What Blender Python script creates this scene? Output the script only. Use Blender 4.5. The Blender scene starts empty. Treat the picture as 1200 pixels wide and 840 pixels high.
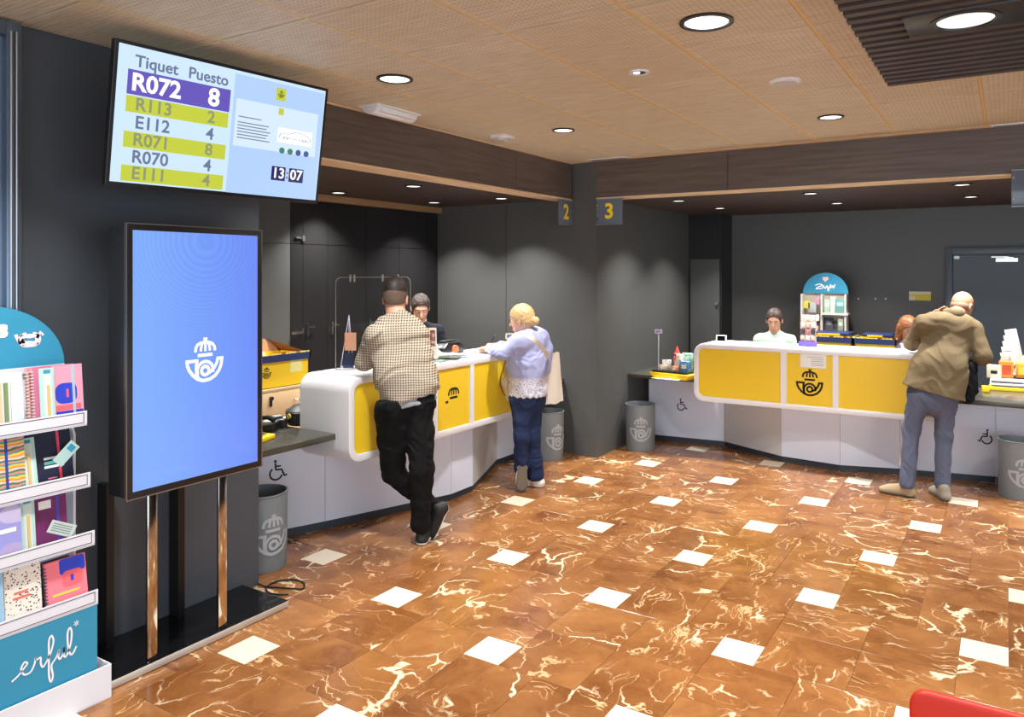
import bpy, bmesh, math, random
import numpy as np
from mathutils import Vector, Matrix
random.seed(7)
SC = bpy.context.scene
COL = SC.collection
PI = math.pi

# ------------------------------------------------------------------ camera
YAW = math.radians(31.3)
F_PX, CAM_H, VPX, VPY = 878.0, 1.8, 646.0, 319.0
cam_d = bpy.data.cameras.new('camera')
cam = bpy.data.objects.new('camera', cam_d)
COL.objects.link(cam)
cam.location = (0, 0, CAM_H)
cam.rotation_euler = (PI/2, 0, YAW)
cam_d.sensor_width = 36
cam_d.lens = F_PX/1200*36
cam_d.shift_x = (600-VPX)/1200
cam_d.shift_y = (VPY-420)/1200
cam_d.clip_start = 0.05
SC.camera = cam

# ------------------------------------------------------------------ world, exposure
w = bpy.data.worlds.new('daylight'); SC.world = w
w.use_nodes = True
w.node_tree.nodes['Background'].inputs[0].default_value = (0.80, 0.90, 1.0, 1)
w.node_tree.nodes['Background'].inputs[1].default_value = 2.9
SC.view_settings.view_transform = 'Standard'
SC.view_settings.look = 'None'
SC.view_settings.exposure = 0.2
SC.view_settings.gamma = 1.0
SC.view_settings.use_curve_mapping = False
LAMP_MAIN, LAMP_BAY = 23.0, 22.0

CS, SN = math.cos(YAW), math.sin(YAW)
def q(px, py, Z):                       # photo pixel at a chosen depth -> point of the place
    Xc = (px-VPX)/F_PX*Z
    return Vector((Xc*CS - Z*SN, Xc*SN + Z*CS, CAM_H - (py-VPY)*Z/F_PX))

# ------------------------------------------------------------------ materials
def lin(c):
    return tuple((x/12.92 if x <= 0.04045 else ((x+0.055)/1.055)**2.4) for x in c)
def rgb(r, g, b):
    return lin((r/255, g/255, b/255)) + (1,)
MATS = {}
def mat(name, col, rough=0.5, metal=0.0, emit=0.0, spec=0.5, noise=0.0, nscale=8, bump=0.0, bscale=60, coat=0.0, alpha=None, trans=0.0):
    if name in MATS: return MATS[name]
    m = bpy.data.materials.new(name); m.use_nodes = True
    nt = m.node_tree; b = nt.nodes['Principled BSDF']
    b.inputs['Base Color'].default_value = col
    b.inputs['Roughness'].default_value = rough
    b.inputs['Metallic'].default_value = metal
    b.inputs['Specular IOR Level'].default_value = spec
    b.inputs['Coat Weight'].default_value = coat
    b.inputs['Transmission Weight'].default_value = trans
    if emit:
        b.inputs['Base Color'].default_value = (0.01, 0.01, 0.012, 1)
        b.inputs['Emission Color'].default_value = col
        b.inputs['Emission Strength'].default_value = emit
    tc = None
    if noise or bump:
        tc = nt.nodes.new('ShaderNodeTexCoord')
    if noise:
        n = nt.nodes.new('ShaderNodeTexNoise'); n.inputs['Scale'].default_value = nscale
        n.inputs['Detail'].default_value = 5
        nt.links.new(tc.outputs['Object'], n.inputs['Vector'])
        mx = nt.nodes.new('ShaderNodeMix'); mx.data_type = 'RGBA'
        mx.inputs[6].default_value = tuple(max(0, x*(1-noise)) for x in col[:3])+(1,)
        mx.inputs[7].default_value = tuple(min(1, x*(1+noise)) for x in col[:3])+(1,)
        nt.links.new(n.outputs['Fac'], mx.inputs[0])
        nt.links.new(mx.outputs[2], b.inputs['Base Color'])
        if emit: nt.links.new(mx.outputs[2], b.inputs['Emission Color'])
    if bump:
        n2 = nt.nodes.new('ShaderNodeTexNoise'); n2.inputs['Scale'].default_value = bscale
        n2.inputs['Detail'].default_value = 4
        nt.links.new(tc.outputs['Object'], n2.inputs['Vector'])
        bp = nt.nodes.new('ShaderNodeBump'); bp.inputs['Strength'].default_value = bump
        bp.inputs['Distance'].default_value = 0.01
        nt.links.new(n2.outputs['Fac'], bp.inputs['Height'])
        nt.links.new(bp.outputs[0], b.inputs['Normal'])
    MATS[name] = m
    return m
def flatc(r, g, b, rough=0.55, **k):
    return mat('paint_%d_%d_%d' % (r, g, b), rgb(r, g, b), rough, **k)

def N(nt, typ, **k):
    n = nt.nodes.new(typ)
    for a, v in k.items(): setattr(n, a, v)
    return n
def math_node(nt, op, a, b=None, c=None):
    n = nt.nodes.new('ShaderNodeMath'); n.operation = op
    for i, v in enumerate((a, b, c)):
        if v is None: continue
        if isinstance(v, (int, float)): n.inputs[i].default_value = v
        else: nt.links.new(v, n.inputs[i])
    return n.outputs[0]
def mixc(nt, fac, a, b):
    n = nt.nodes.new('ShaderNodeMix'); n.data_type = 'RGBA'
    if isinstance(fac, (int, float)): n.inputs[0].default_value = fac
    else: nt.links.new(fac, n.inputs[0])
    for i, v in ((6, a), (7, b)):
        if isinstance(v, tuple): n.inputs[i].default_value = v
        else: nt.links.new(v, n.inputs[i])
    return n.outputs[2]
def ramp(nt, src, lo, hi):
    n = nt.nodes.new('ShaderNodeMapRange'); n.clamp = True
    nt.links.new(src, n.inputs[0]); n.inputs[1].default_value = lo; n.inputs[2].default_value = hi
    return n.outputs[0]

def marble():
    m = bpy.data.materials.new('rust_marble'); m.use_nodes = True
    nt = m.node_tree; b = nt.nodes['Principled BSDF']
    tc = N(nt, 'ShaderNodeTexCoord'); oi = N(nt, 'ShaderNodeObjectInfo')
    off = nt.nodes.new('ShaderNodeCombineXYZ')
    nt.links.new(math_node(nt, 'MULTIPLY', oi.outputs['Random'], 91.0), off.inputs[0])
    nt.links.new(math_node(nt, 'MULTIPLY', oi.outputs['Random'], 37.0), off.inputs[1])
    nt.links.new(math_node(nt, 'MULTIPLY', oi.outputs['Random'], 53.0), off.inputs[2])
    add = N(nt, 'ShaderNodeVectorMath', operation='ADD')
    nt.links.new(tc.outputs['Object'], add.inputs[0]); nt.links.new(off.outputs[0], add.inputs[1])
    P = add.outputs[0]
    wn = N(nt, 'ShaderNodeTexNoise'); wn.inputs['Scale'].default_value = 3.5; wn.inputs['Detail'].default_value = 5
    nt.links.new(P, wn.inputs['Vector'])
    wv = N(nt, 'ShaderNodeVectorMath', operation='MULTIPLY_ADD')
    nt.links.new(wn.outputs['Color'], wv.inputs[0]); wv.inputs[1].default_value = (0.35, 0.35, 0.35)
    nt.links.new(P, wv.inputs[2])
    mp = N(nt, 'ShaderNodeMapping'); mp.inputs['Scale'].default_value = (1.0, 2.1, 1.0); mp.inputs['Rotation'].default_value = (0, 0, 0.5)
    nt.links.new(wv.outputs[0], mp.inputs[0])
    vo = N(nt, 'ShaderNodeTexVoronoi', feature='DISTANCE_TO_EDGE'); vo.inputs['Scale'].default_value = 2.6
    nt.links.new(mp.outputs[0], vo.inputs['Vector'])
    msk = N(nt, 'ShaderNodeTexNoise'); msk.inputs['Scale'].default_value = 3.2; msk.inputs['Detail'].default_value = 3
    nt.links.new(P, msk.inputs['Vector'])
    m1 = ramp(nt, msk.outputs['Fac'], 0.47, 0.70); 
    width = math_node(nt, 'MULTIPLY', m1, 0.030)
    v1 = math_node(nt, 'LESS_THAN', math_node(nt, 'SUBTRACT', vo.outputs['Distance'], width), 0.002)
    v1s = math_node(nt, 'SUBTRACT', 1.0, ramp(nt, math_node(nt, 'SUBTRACT', vo.outputs['Distance'], width), -0.004, 0.012))
    v1s = math_node(nt, 'MULTIPLY', math_node(nt, 'MULTIPLY', v1s, ramp(nt, msk.outputs['Fac'], 0.50, 0.62)), 0.9)
    mp2 = N(nt, 'ShaderNodeMapping'); mp2.inputs['Scale'].default_value = (1.1, 4.6, 1.0); mp2.inputs['Rotation'].default_value = (0, 0, 0.75)
    nt.links.new(wv.outputs[0], mp2.inputs[0])
    rn = N(nt, 'ShaderNodeTexNoise'); rn.inputs['Scale'].default_value = 2.6; rn.inputs['Detail'].default_value = 3; rn.inputs['Roughness'].default_value = 0.45
    nt.links.new(mp2.outputs[0], rn.inputs['Vector'])
    v2 = math_node(nt, 'SUBTRACT', 1.0, ramp(nt, math_node(nt, 'ABSOLUTE', math_node(nt, 'SUBTRACT', rn.outputs['Fac'], 0.5)), 0.003, 0.017))
    msk2 = N(nt, 'ShaderNodeTexNoise'); msk2.inputs['Scale'].default_value = 3.6
    nt.links.new(wv.outputs[0], msk2.inputs['Vector'])
    v2 = math_node(nt, 'MULTIPLY', math_node(nt, 'MULTIPLY', v2, ramp(nt, msk2.outputs['Fac'], 0.46, 0.60)), 0.85)
    cl = N(nt, 'ShaderNodeTexNoise'); cl.inputs['Scale'].default_value = 2.2; cl.inputs['Detail'].default_value = 8; cl.inputs['Roughness'].default_value = 0.65
    nt.links.new(wv.outputs[0], cl.inputs['Vector'])
    base = mixc(nt, ramp(nt, cl.outputs['Fac'], 0.32, 0.70), rgb(98, 55, 25), rgb(162, 112, 65))
    base = mixc(nt, math_node(nt, 'MULTIPLY', oi.outputs['Random'], 0.35), base, rgb(112, 66, 30))
    c = mixc(nt, v2, base, rgb(208, 172, 128))
    c = mixc(nt, v1s, c, rgb(224, 204, 170))
    nt.links.new(c, b.inputs['Base Color'])
    b.inputs['Roughness'].default_value = 0.19
    b.inputs['Specular IOR Level'].default_value = 0.5
    return m
MARBLE = marble()

def panel_wood():
    m = bpy.data.materials.new('perforated_beech'); m.use_nodes = True
    nt = m.node_tree; b = nt.nodes['Principled BSDF']
    tc = N(nt, 'ShaderNodeTexCoord'); oi = N(nt, 'ShaderNodeObjectInfo')
    mp = N(nt, 'ShaderNodeMapping'); mp.inputs['Scale'].default_value = (2.0, 26.0, 1.0)
    add = N(nt, 'ShaderNodeVectorMath', operation='ADD')
    off = nt.nodes.new('ShaderNodeCombineXYZ')
    nt.links.new(math_node(nt, 'MULTIPLY', oi.outputs['Random'], 50.0), off.inputs[2])
    nt.links.new(tc.outputs['Object'], mp.inputs[0])
    nt.links.new(mp.outputs[0], add.inputs[0]); nt.links.new(off.outputs[0], add.inputs[1])
    n = N(nt, 'ShaderNodeTexNoise'); n.inputs['Scale'].default_value = 3.0; n.inputs['Detail'].default_value = 6
    nt.links.new(add.outputs[0], n.inputs['Vector'])
    wood = mixc(nt, ramp(nt, n.outputs['Fac'], 0.3, 0.7), rgb(196, 182, 152), rgb(224, 214, 190))
    wood = mixc(nt, math_node(nt, 'MULTIPLY', oi.outputs['Random'], 0.3), wood, rgb(200, 182, 148))
    sp = N(nt, 'ShaderNodeSeparateXYZ'); nt.links.new(tc.outputs['Object'], sp.inputs[0])
    def cell(o):
        f = math_node(nt, 'FRACT', math_node(nt, 'MULTIPLY', math_node(nt, 'ADD', o, 5.0), 1/0.0245))
        return math_node(nt, 'POWER', math_node(nt, 'SUBTRACT', f, 0.5), 2.0)
    d = math_node(nt, 'ADD', cell(sp.outputs[0]), cell(sp.outputs[1]))
    hole = math_node(nt, 'LESS_THAN', d, 0.045)
    inx = math_node(nt, 'LESS_THAN', math_node(nt, 'ABSOLUTE', sp.outputs[0]), 0.265)
    iny = math_node(nt, 'LESS_THAN', math_node(nt, 'ABSOLUTE', sp.outputs[1]), 0.265)
    hole = math_node(nt, 'MULTIPLY', hole, math_node(nt, 'MULTIPLY', inx, iny))
    c = mixc(nt, math_node(nt, 'MULTIPLY', hole, 0.36), wood, rgb(90, 62, 44))
    nt.links.new(c, b.inputs['Base Color'])
    b.inputs['Roughness'].default_value = 0.5
    return m
PANEL_WOOD = panel_wood()

def streaky(name, c1, c2, sc=(1, 1, 18), rough=0.45, nsc=3.0):
    m = bpy.data.materials.new(name); m.use_nodes = True
    nt = m.node_tree; b = nt.nodes['Principled BSDF']
    tc = N(nt, 'ShaderNodeTexCoord'); mp = N(nt, 'ShaderNodeMapping'); mp.inputs['Scale'].default_value = sc
    nt.links.new(tc.outputs['Object'], mp.inputs[0])
    n = N(nt, 'ShaderNodeTexNoise'); n.inputs['Scale'].default_value = nsc; n.inputs['Detail'].default_value = 6
    nt.links.new(mp.outputs[0], n.inputs['Vector'])
    nt.links.new(mixc(nt, ramp(nt, n.outputs['Fac'], 0.3, 0.7), c1, c2), b.inputs['Base Color'])
    b.inputs['Roughness'].default_value = rough
    return m

SLATE = mat('slate_laminate', rgb(80, 81, 80), 0.42, noise=0.05, nscale=3, bump=0.02)
SLATE_BLUE = mat('slate_blue_laminate', rgb(70, 75, 82), 0.38, noise=0.05, nscale=3)
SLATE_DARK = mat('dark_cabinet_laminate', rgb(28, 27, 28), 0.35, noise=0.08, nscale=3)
BEAM = streaky('smoked_oak_laminate', rgb(80, 70, 65), rgb(102, 90, 83), (0.8, 0.8, 14), 0.42)
SOFFIT = streaky('dark_walnut_soffit', rgb(48, 38, 33), rgb(68, 54, 47), (1, 14, 1), 0.6)
SLATWOOD = streaky('dark_walnut_slat', rgb(50, 41, 38), rgb(72, 60, 55), (1, 12, 12), 0.5)
OAKTRIM = mat('light_oak_edge', rgb(222, 194, 156), 0.5)
RUNNER = mat('ochre_ceiling_runner', rgb(220, 190, 126), 0.5)
WHITE = mat('white_solid_surface', rgb(232, 232, 236), 0.28, spec=0.5)
WHITEP = mat('white_laminate_panel', rgb(218, 224, 240), 0.22)
GREYP = mat('warm_grey_laminate_panel', rgb(202, 203, 204), 0.25)
YELLOW = mat('yellow_panel', rgb(240, 202, 40), 0.35)
YPLAST = mat('yellow_plastic', rgb(238, 200, 20), 0.45)
BLUEP = mat('navy_plastic', rgb(28, 44, 92), 0.45)
DESK = mat('dark_olive_worktop', rgb(74, 72, 64), 0.22, noise=0.06, nscale=30)
PLINTH = mat('anthracite_plinth', rgb(50, 58, 66), 0.4)
BLACK = mat('black_plastic', rgb(20, 20, 22), 0.35)
BLACKG = mat('black_gloss_glass', rgb(14, 15, 17), 0.05)
STEEL = mat('brushed_steel', rgb(196, 190, 182), 0.22, metal=1.0)
CHROME = mat('polished_steel', rgb(215, 212, 206), 0.12, metal=1.0)
ALU = mat('satin_aluminium', rgb(170, 172, 176), 0.35, metal=1.0)
BINGREY = mat('grey_powder_coat', rgb(128, 136, 140), 0.45, metal=0.1)
BINMARK = mat('light_grey_print', rgb(168, 174, 178), 0.5)
PAPER = mat('white_paper', rgb(236, 236, 232), 0.7)
NAVYINK = mat('navy_ink', rgb(24, 26, 48), 0.6)
BLACKINK = mat('black_ink', rgb(22, 20, 16), 0.6)
TEAL = mat('teal_card', rgb(50, 146, 182), 0.6)
WHITEINK = mat('white_ink', rgb(245, 246, 248), 0.6)
WHITETILE = mat('cream_marble_tile', rgb(218, 206, 184), 0.14, noise=0.05, nscale=12)
GROUT = mat('brown_grout', rgb(132, 84, 44), 0.7)
BEECH = mat('beech_laminate', rgb(206, 176, 134), 0.45, noise=0.05, nscale=6)
RED = mat('red_plastic', rgb(190, 36, 6), 0.5)
LAMPGLOW = mat('lamp_glow', (1.0, 0.96, 0.90, 1), 0.5, emit=2.5)
GLASS = mat('clear_acrylic', (0.93, 0.94, 0.94, 1), 0.02, trans=1.0, spec=0.5)
GLASS.node_tree.nodes['Principled BSDF'].inputs['IOR'].default_value = 1.12

# ------------------------------------------------------------------ object helpers
def tag(o, label=None, cat=None, group=None, kind=None):
    if label: o['label'] = label
    if cat: o['category'] = cat
    if group: o['group'] = group
    if kind: o['kind'] = kind
    return o
def thing(name, loc, label=None, cat=None, group=None, kind=None):
    o = bpy.data.objects.new(name, None); COL.objects.link(o)
    o.location = loc; o.empty_display_size = 0.1
    return tag(o, label, cat, group, kind)
def origin(o):
    v = Vector((0, 0, 0))
    while o is not None:
        v += o.location; o = o.parent
    return v
def link_mesh(name, me, material, parent=None, loc=None):
    o = bpy.data.objects.new(name, me); COL.objects.link(o)
    if material is not None and not me.materials:
        for m in (material if isinstance(material, (list, tuple)) else [material]): me.materials.append(m)
    if parent is not None: o.parent = parent
    if loc is not None: o.location = loc
    return o
def copy_tree(o, parent=None):
    c = o.copy(); COL.objects.link(c); c.parent = parent
    for ch in list(o.children): copy_tree(ch, c)
    return c

class MB:
    def __init__(s, M=None): s.v = []; s.f = []; s.M = M; s.mi = []; s.cm = 0
    def add(s, vs, fs):
        b = len(s.v)
        for p in vs:
            p = Vector(p); s.v.append(s.M @ p if s.M else p)
        for f in fs: s.f.append([b+i for i in f]); s.mi.append(s.cm)
        return s
    def box(s, x0, x1, y0, y1, z0, z1):
        vs = [(x, y, z) for z in (z0, z1) for y in (y0, y1) for x in (x0, x1)]
        return s.add(vs, [(0, 2, 3, 1), (4, 5, 7, 6), (0, 1, 5, 4), (2, 6, 7, 3), (0, 4, 6, 2), (1, 3, 7, 5)])
    def obox(s, c, ax, ay, az):          # oriented box: centre and half-axis vectors
        c, ax, ay, az = map(Vector, (c, ax, ay, az))
        vs = [c+i*ax+j*ay+k*az for k in (-1, 1) for j in (-1, 1) for i in (-1, 1)]
        return s.add(vs, [(0, 2, 3, 1), (4, 5, 7, 6), (0, 1, 5, 4), (2, 6, 7, 3), (0, 4, 6, 2), (1, 3, 7, 5)])
    def prism(s, poly, a, b, axis='z'):  # poly 2D extruded between a and b
        n = len(poly)
        if axis == 'z': f = lambda p, t: (p[0], p[1], t)
        elif axis == 'y': f = lambda p, t: (p[0], t, p[1])
        else: f = lambda p, t: (t, p[0], p[1])
        vs = [f(p, a) for p in poly]+[f(p, b) for p in poly]
        fs = [list(range(n))[::-1], list(range(n, 2*n))]+[(i, (i+1) % n, n+(i+1) % n, n+i) for i in range(n)]
        return s.add(vs, fs)
    def ringprism(s, outer, inner, a, b, axis='x'):   # same vertex count
        n = len(outer)
        if axis == 'z': f = lambda p, t: (p[0], p[1], t)
        elif axis == 'y': f = lambda p, t: (p[0], t, p[1])
        else: f = lambda p, t: (t, p[0], p[1])
        vs = [f(p, t) for t in (a, b) for P in (outer, inner) for p in P]
        fs = []
        for i in range(n):
            j = (i+1) % n
            fs += [(i, j, n+j, n+i), (2*n+i, 3*n+i, 3*n+j, 2*n+j), (i, 2*n+i, 2*n+j, j), (n+i, n+j, 3*n+j, 3*n+i)]
        return s.add(vs, fs)
    def cyl(s, c, r, h, n=24, r2=None, axis=None, cap=True):
        r2 = r if r2 is None else r2
        c = Vector(c); az = Vector(axis).normalized() if axis else Vector((0, 0, 1))
        ax = az.orthogonal().normalized(); ay = az.cross(ax)
        vs = [c+r*(math.cos(t)*ax+math.sin(t)*ay) for t in [2*PI*i/n for i in range(n)]]
        vs += [c+h*az+r2*(math.cos(t)*ax+math.sin(t)*ay) for t in [2*PI*i/n for i in range(n)]]
        fs = [(i, (i+1) % n, n+(i+1) % n, n+i) for i in range(n)]
        if cap: fs += [list(range(n))[::-1], list(range(n, 2*n))]
        return s.add(vs, fs)
    def lathe(s, c, prof, n=32, axis=None):
        c = Vector(c); az = Vector(axis).normalized() if axis else Vector((0, 0, 1))
        ax = Vector((1, 0, 0)) if not axis else az.orthogonal().normalized(); ay = az.cross(ax)
        vs = [c+z*az+r*(math.cos(2*PI*i/n)*ax+math.sin(2*PI*i/n)*ay) for r, z in prof for i in range(n)]
        fs = [(k*n+i, k*n+(i+1) % n, (k+1)*n+(i+1) % n, (k+1)*n+i) for k in range(len(prof)-1) for i in range(n)]
        return s.add(vs, fs)
    def tube(s, pts, r, n=8, cap=True):
        pts = [Vector(p) for p in pts]; vs = []; m = len(pts)
        prev = None
        for i, p in enumerate(pts):
            d = (pts[min(i+1, m-1)]-pts[max(i-1, 0)]).normalized()
            if prev is None: a = d.orthogonal().normalized()
            else: a = (prev-d*prev.dot(d)).normalized()
            prev = a; b = d.cross(a)
            rr = r[i] if isinstance(r, (list, tuple)) else r
            vs += [p+rr*(math.cos(2*PI*k/n)*a+math.sin(2*PI*k/n)*b) for k in range(n)]
        fs = [(i*n+k, i*n+(k+1) % n, (i+1)*n+(k+1) % n, (i+1)*n+k) for i in range(m-1) for k in range(n)]
        if cap: fs += [list(range(n))[::-1], [(m-1)*n+k for k in range(n)]]
        return s.add(vs, fs)
    def build(s, name, material, parent=None, bevel=0.0, seg=2, smooth=True, origin_at=None):
        o0 = origin(parent) if parent is not None else Vector(origin_at or (0, 0, 0))
        me = bpy.data.meshes.new(name)
        me.from_pydata([tuple(v-o0) for v in s.v], [], s.f)
        bm = bmesh.new(); bm.from_mesh(me)
        bmesh.ops.recalc_face_normals(bm, faces=bm.faces)
        if bevel:
            es = [e for e in bm.edges if len(e.link_faces) == 2 and e.calc_face_angle(0) > 0.5]
            bmesh.ops.bevel(bm, geom=es, offset=bevel, segments=seg, affect='EDGES', profile=0.5, clamp_overlap=True)
        bm.to_mesh(me); bm.free()
        ms = material if isinstance(material, (list, tuple)) else [material]
        for m in ms: me.materials.append(m)
        if len(ms) > 1 and not bevel: me.polygons.foreach_set('material_index', s.mi)
        if smooth:
            me.polygons.foreach_set('use_smooth', [True]*len(me.polygons))
            me.set_sharp_from_angle(angle=math.radians(35))
        o = bpy.data.objects.new(name, me); COL.objects.link(o)
        if parent is not None: o.parent = parent
        elif origin_at is not None: o.location = origin_at
        return o

def rrect(x0, x1, y0, y1, r, n=6):
    out = []
    rs = r if isinstance(r, (list, tuple)) else (r, r, r, r)   # order: x1y1, x0y1, x0y0, x1y0
    for (cx, cy, a0, rr) in ((x1-rs[0], y1-rs[0], 0, rs[0]), (x0+rs[1], y1-rs[1], 90, rs[1]), (x0+rs[2], y0+rs[2], 180, rs[2]), (x1-rs[3], y0+rs[3], 270, rs[3])):
        for i in range(n+1):
            a = math.radians(a0+90*i/n); out.append((cx+rr*math.cos(a), cy+rr*math.sin(a)))
    return out

def frame(o, right, up):                # matrix mapping (u, v, w) to o + u*right + v*up + w*normal
    r = Vector(right).normalized(); u = Vector(up).normalized(); n = r.cross(u)
    M = Matrix.Identity(4)
    for i in range(3): M[i][0] = r[i]; M[i][1] = u[i]; M[i][2] = n[i]; M[i][3] = o[i]
    return M

def text(s, size, M, material, parent, align='LEFT', bold=0.0, ext=0.0004, name='lettering', shear=0.0, origin_at=None, xs=1.0):
    cu = bpy.data.curves.new('t', 'FONT'); cu.body = s; cu.size = size; cu.align_x = align; cu.align_y = 'CENTER'
    cu.offset = bold*size; cu.extrude = ext; cu.resolution_u = 3; cu.shear = shear
    ob = bpy.data.objects.new('t', cu); COL.objects.link(ob)
    dg = bpy.context.evaluated_depsgraph_get()
    me = bpy.data.meshes.new_from_object(ob.evaluated_get(dg))
    bpy.data.objects.remove(ob); bpy.data.curves.remove(cu)
    me.transform(M @ Matrix.Diagonal((xs, 1, 1, 1)))
    o0 = origin(parent) if parent is not None else Vector(origin_at or (0, 0, 0))
    me.transform(Matrix.Translation(-o0)); me.name = name
    me.materials.clear(); me.materials.append(material)
    o = bpy.data.objects.new(name, me); COL.objects.link(o)
    if parent is not None: o.parent = parent
    return o

def strokes_mesh(strokes, mapf, name, material, parent, sub=0.05):
    """strokes: (list of 2D points, width, closed) ; mapf(u,v)->Vector"""
    mb = MB()
    for pts, wd, closed in strokes:
        P = [Vector(p) for p in pts]
        if closed: P = P+[P[0]]
        d = [P[0]]
        for a, b in zip(P, P[1:]):
            n = max(1, int((b-a).length/sub))
            d += [a.lerp(b, (i+1)/n) for i in range(n)]
        L = []; R = []
        m = len(d)
        for i, p in enumerate(d):
            a = d[i-1] if i else (d[-2] if closed else d[0]); b = d[i+1] if i < m-1 else (d[1] if closed else d[-1])
            t = (b-a)
            t = t.normalized() if t.length > 1e-9 else Vector((1, 0))
            nn = Vector((-t.y, t.x))*wd/2
            L.append(mapf(*(p+nn))); R.append(mapf(*(p-nn)))
        vs = L+R
        mb.add(vs, [(i, i+1, m+i+1, m+i) for i in range(m-1)])
    o = mb.build(name, material, parent, smooth=False)
    return o
def circ(cx, cy, r, a0=0, a1=360, n=20):
    return [(cx+r*math.cos(math.radians(a0+(a1-a0)*i/n)), cy+r*math.sin(math.radians(a0+(a1-a0)*i/n))) for i in range(n+1)]
def crest_strokes(simple=False):
    K = 535.0
    def c(x, y): return ((x-455)/K, -(y-450)/K)
    w0 = 40/K
    S = []
    crown = [c(322, 338), c(330, 285), c(352, 250), c(395, 230), c(455, 226), c(520, 230), c(565, 250), c(590, 285), c(600, 336)]
    S.append((crown, w0*0.95, False))
    S.append(([c(398, 332), c(402, 290), c(415, 240)], w0*0.85, False))
    S.append(([c(462, 334), c(462, 235)], w0*0.85, False))
    S.append(([c(527, 332), c(522, 290), c(510, 240)], w0*0.85, False))
    S.append(([c(355, 380), c(562, 380)], w0, False))
    if simple:
        S.append(([c(240, 440), c(310, 436)], w0, False)); return S
    S.append(([c(435, 192), c(490, 192)], 52/K, False))
    S.append(([c(188, 444), c(365, 444)], w0, False))
    S.append(([c(345, 440), c(336, 500), c(337, 590), c(362, 655), c(400, 690)], w0, False))
    S.append(([c(208, 444), c(216, 500), c(240, 555), c(290, 615), c(350, 664), c(430, 692), c(520, 685), c(600, 648), c(655, 590), c(688, 520), c(702, 425)], w0*1.05, False))
    S.append(([c(720, 437), c(620, 437)], w0, False))
    S.append(([c(640, 437), c(625, 490), c(590, 545), c(540, 590), c(475, 622)], w0, False))
    S.append((circ(*c(460, 572), 112/K, 200, -15, 18), w0, False))
    S.append((circ(*c(460, 572), 52/K), 42/K, False))
    return S
def wheelchair(M, size, parent, material=NAVYINK):
    def mp(u, v): return M @ Vector((u*size, v*size, 0.0012))
    S = [(circ(-0.08, 0.42, 0.035, n=8), 0.075, False),
         ([(-0.08, 0.34), (-0.06, 0.02), (0.20, 0.02), (0.34, -0.30), (0.46, -0.25)], 0.085, False),
         ([(-0.07, 0.18), (0.18, 0.18)], 0.075, False),
         (circ(-0.05, -0.16, 0.28, 125, 345, 16), 0.085, False)]
    return strokes_mesh(S, mp, 'wheelchair_symbol', material, parent)

# ------------------------------------------------------------------ big structure
# floor: hopscotch of 40 cm marble tiles in 80 cm blocks with 20 cm cream tiles between
A_, B_ = 0.8, 0.2
fl_root = MB().box(-6.0, 4.5, -3.2, 9.6, -0.12, -0.006).build('floor', GROUT, smooth=False)
tag(fl_root, kind='structure')
def tile_mesh(sz, name, material):
    mb = MB(); h = sz/2-0.0007
    mb.add([(-h, -h, -0.012), (h, -h, -0.012), (h, h, -0.012), (-h, h, -0.012), (-h, -h, -0.0006), (h, -h, -0.0006), (h, h, -0.0006), (-h, h, -0.0006),
            (-h+.0008, -h+.0008, 0), (h-.0008, -h+.0008, 0), (h-.0008, h-.0008, 0), (-h+.0008, h-.0008, 0)],
           [(0, 3, 2, 1), (0, 1, 5, 4), (1, 2, 6, 5), (2, 3, 7, 6), (3, 0, 4, 7), (4, 5, 9, 8), (5, 6, 10, 9), (6, 7, 11, 10), (7, 4, 8, 11), (8, 9, 10, 11)])
    me = bpy.data.meshes.new(name); me.from_pydata([tuple(v) for v in mb.v], [], mb.f); me.materials.append(material)
    return me
T40 = tile_mesh(0.4, 'marble_tile', MARBLE); T20 = tile_mesh(0.2, 'cream_tile', WHITETILE)
# one cream tile is centred here; lattice vectors follow from the pattern
C0 = q(865, 762.3, F_PX*CAM_H/(762.3-VPY)); C0.z = 0
def visible(x, y, m=0.35):
    Zc = -x*SN+y*CS
    if Zc < 1.2: return False
    px = VPX+F_PX*(x*CS+y*SN)/Zc; py = VPY+F_PX*CAM_H/Zc
    r = m*F_PX/Zc
    return -r < px < 1200+r and py < 840+r*2.2
def in_room(x, y):
    if y > 7.75 or x < -4.5: return False
    if x < -3.6 and y < 2.9: return False
    if y > 6.6 and x < -3.4: return False
    return True
n_t = 0; far_mb = MB()
for i in range(-14, 15):
    for j in range(-14, 15):
        # lattice vectors (a, b) and (-b, a)
        cx = C0.x + i*A_ + j*B_; cy = C0.y - i*B_ + j*A_
        if in_room(cx, cy) and visible(cx, cy, 0.15):
            o = bpy.data.objects.new('cream_tile', T20); COL.objects.link(o); o.parent = fl_root; o.location = (cx, cy, 0)
            n_t += 1
        # block of four 40 cm tiles to the right of the cream tile
        for a in range(2):
            for b in range(2):
                x = cx + 0.1 + 0.4*a + 0.2; y = cy - 0.1 + 0.4*b + 0.2
                if in_room(x, y) and visible(x, y):
                    o = bpy.data.objects.new('marble_tile', T40); COL.objects.link(o); o.parent = fl_root
                    o.location = (x, y, 0); o.rotation_euler = (0, 0, random.choice((0, 1, 2, 3))*PI/2); n_t += 1
print('tiles', n_t)

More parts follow.
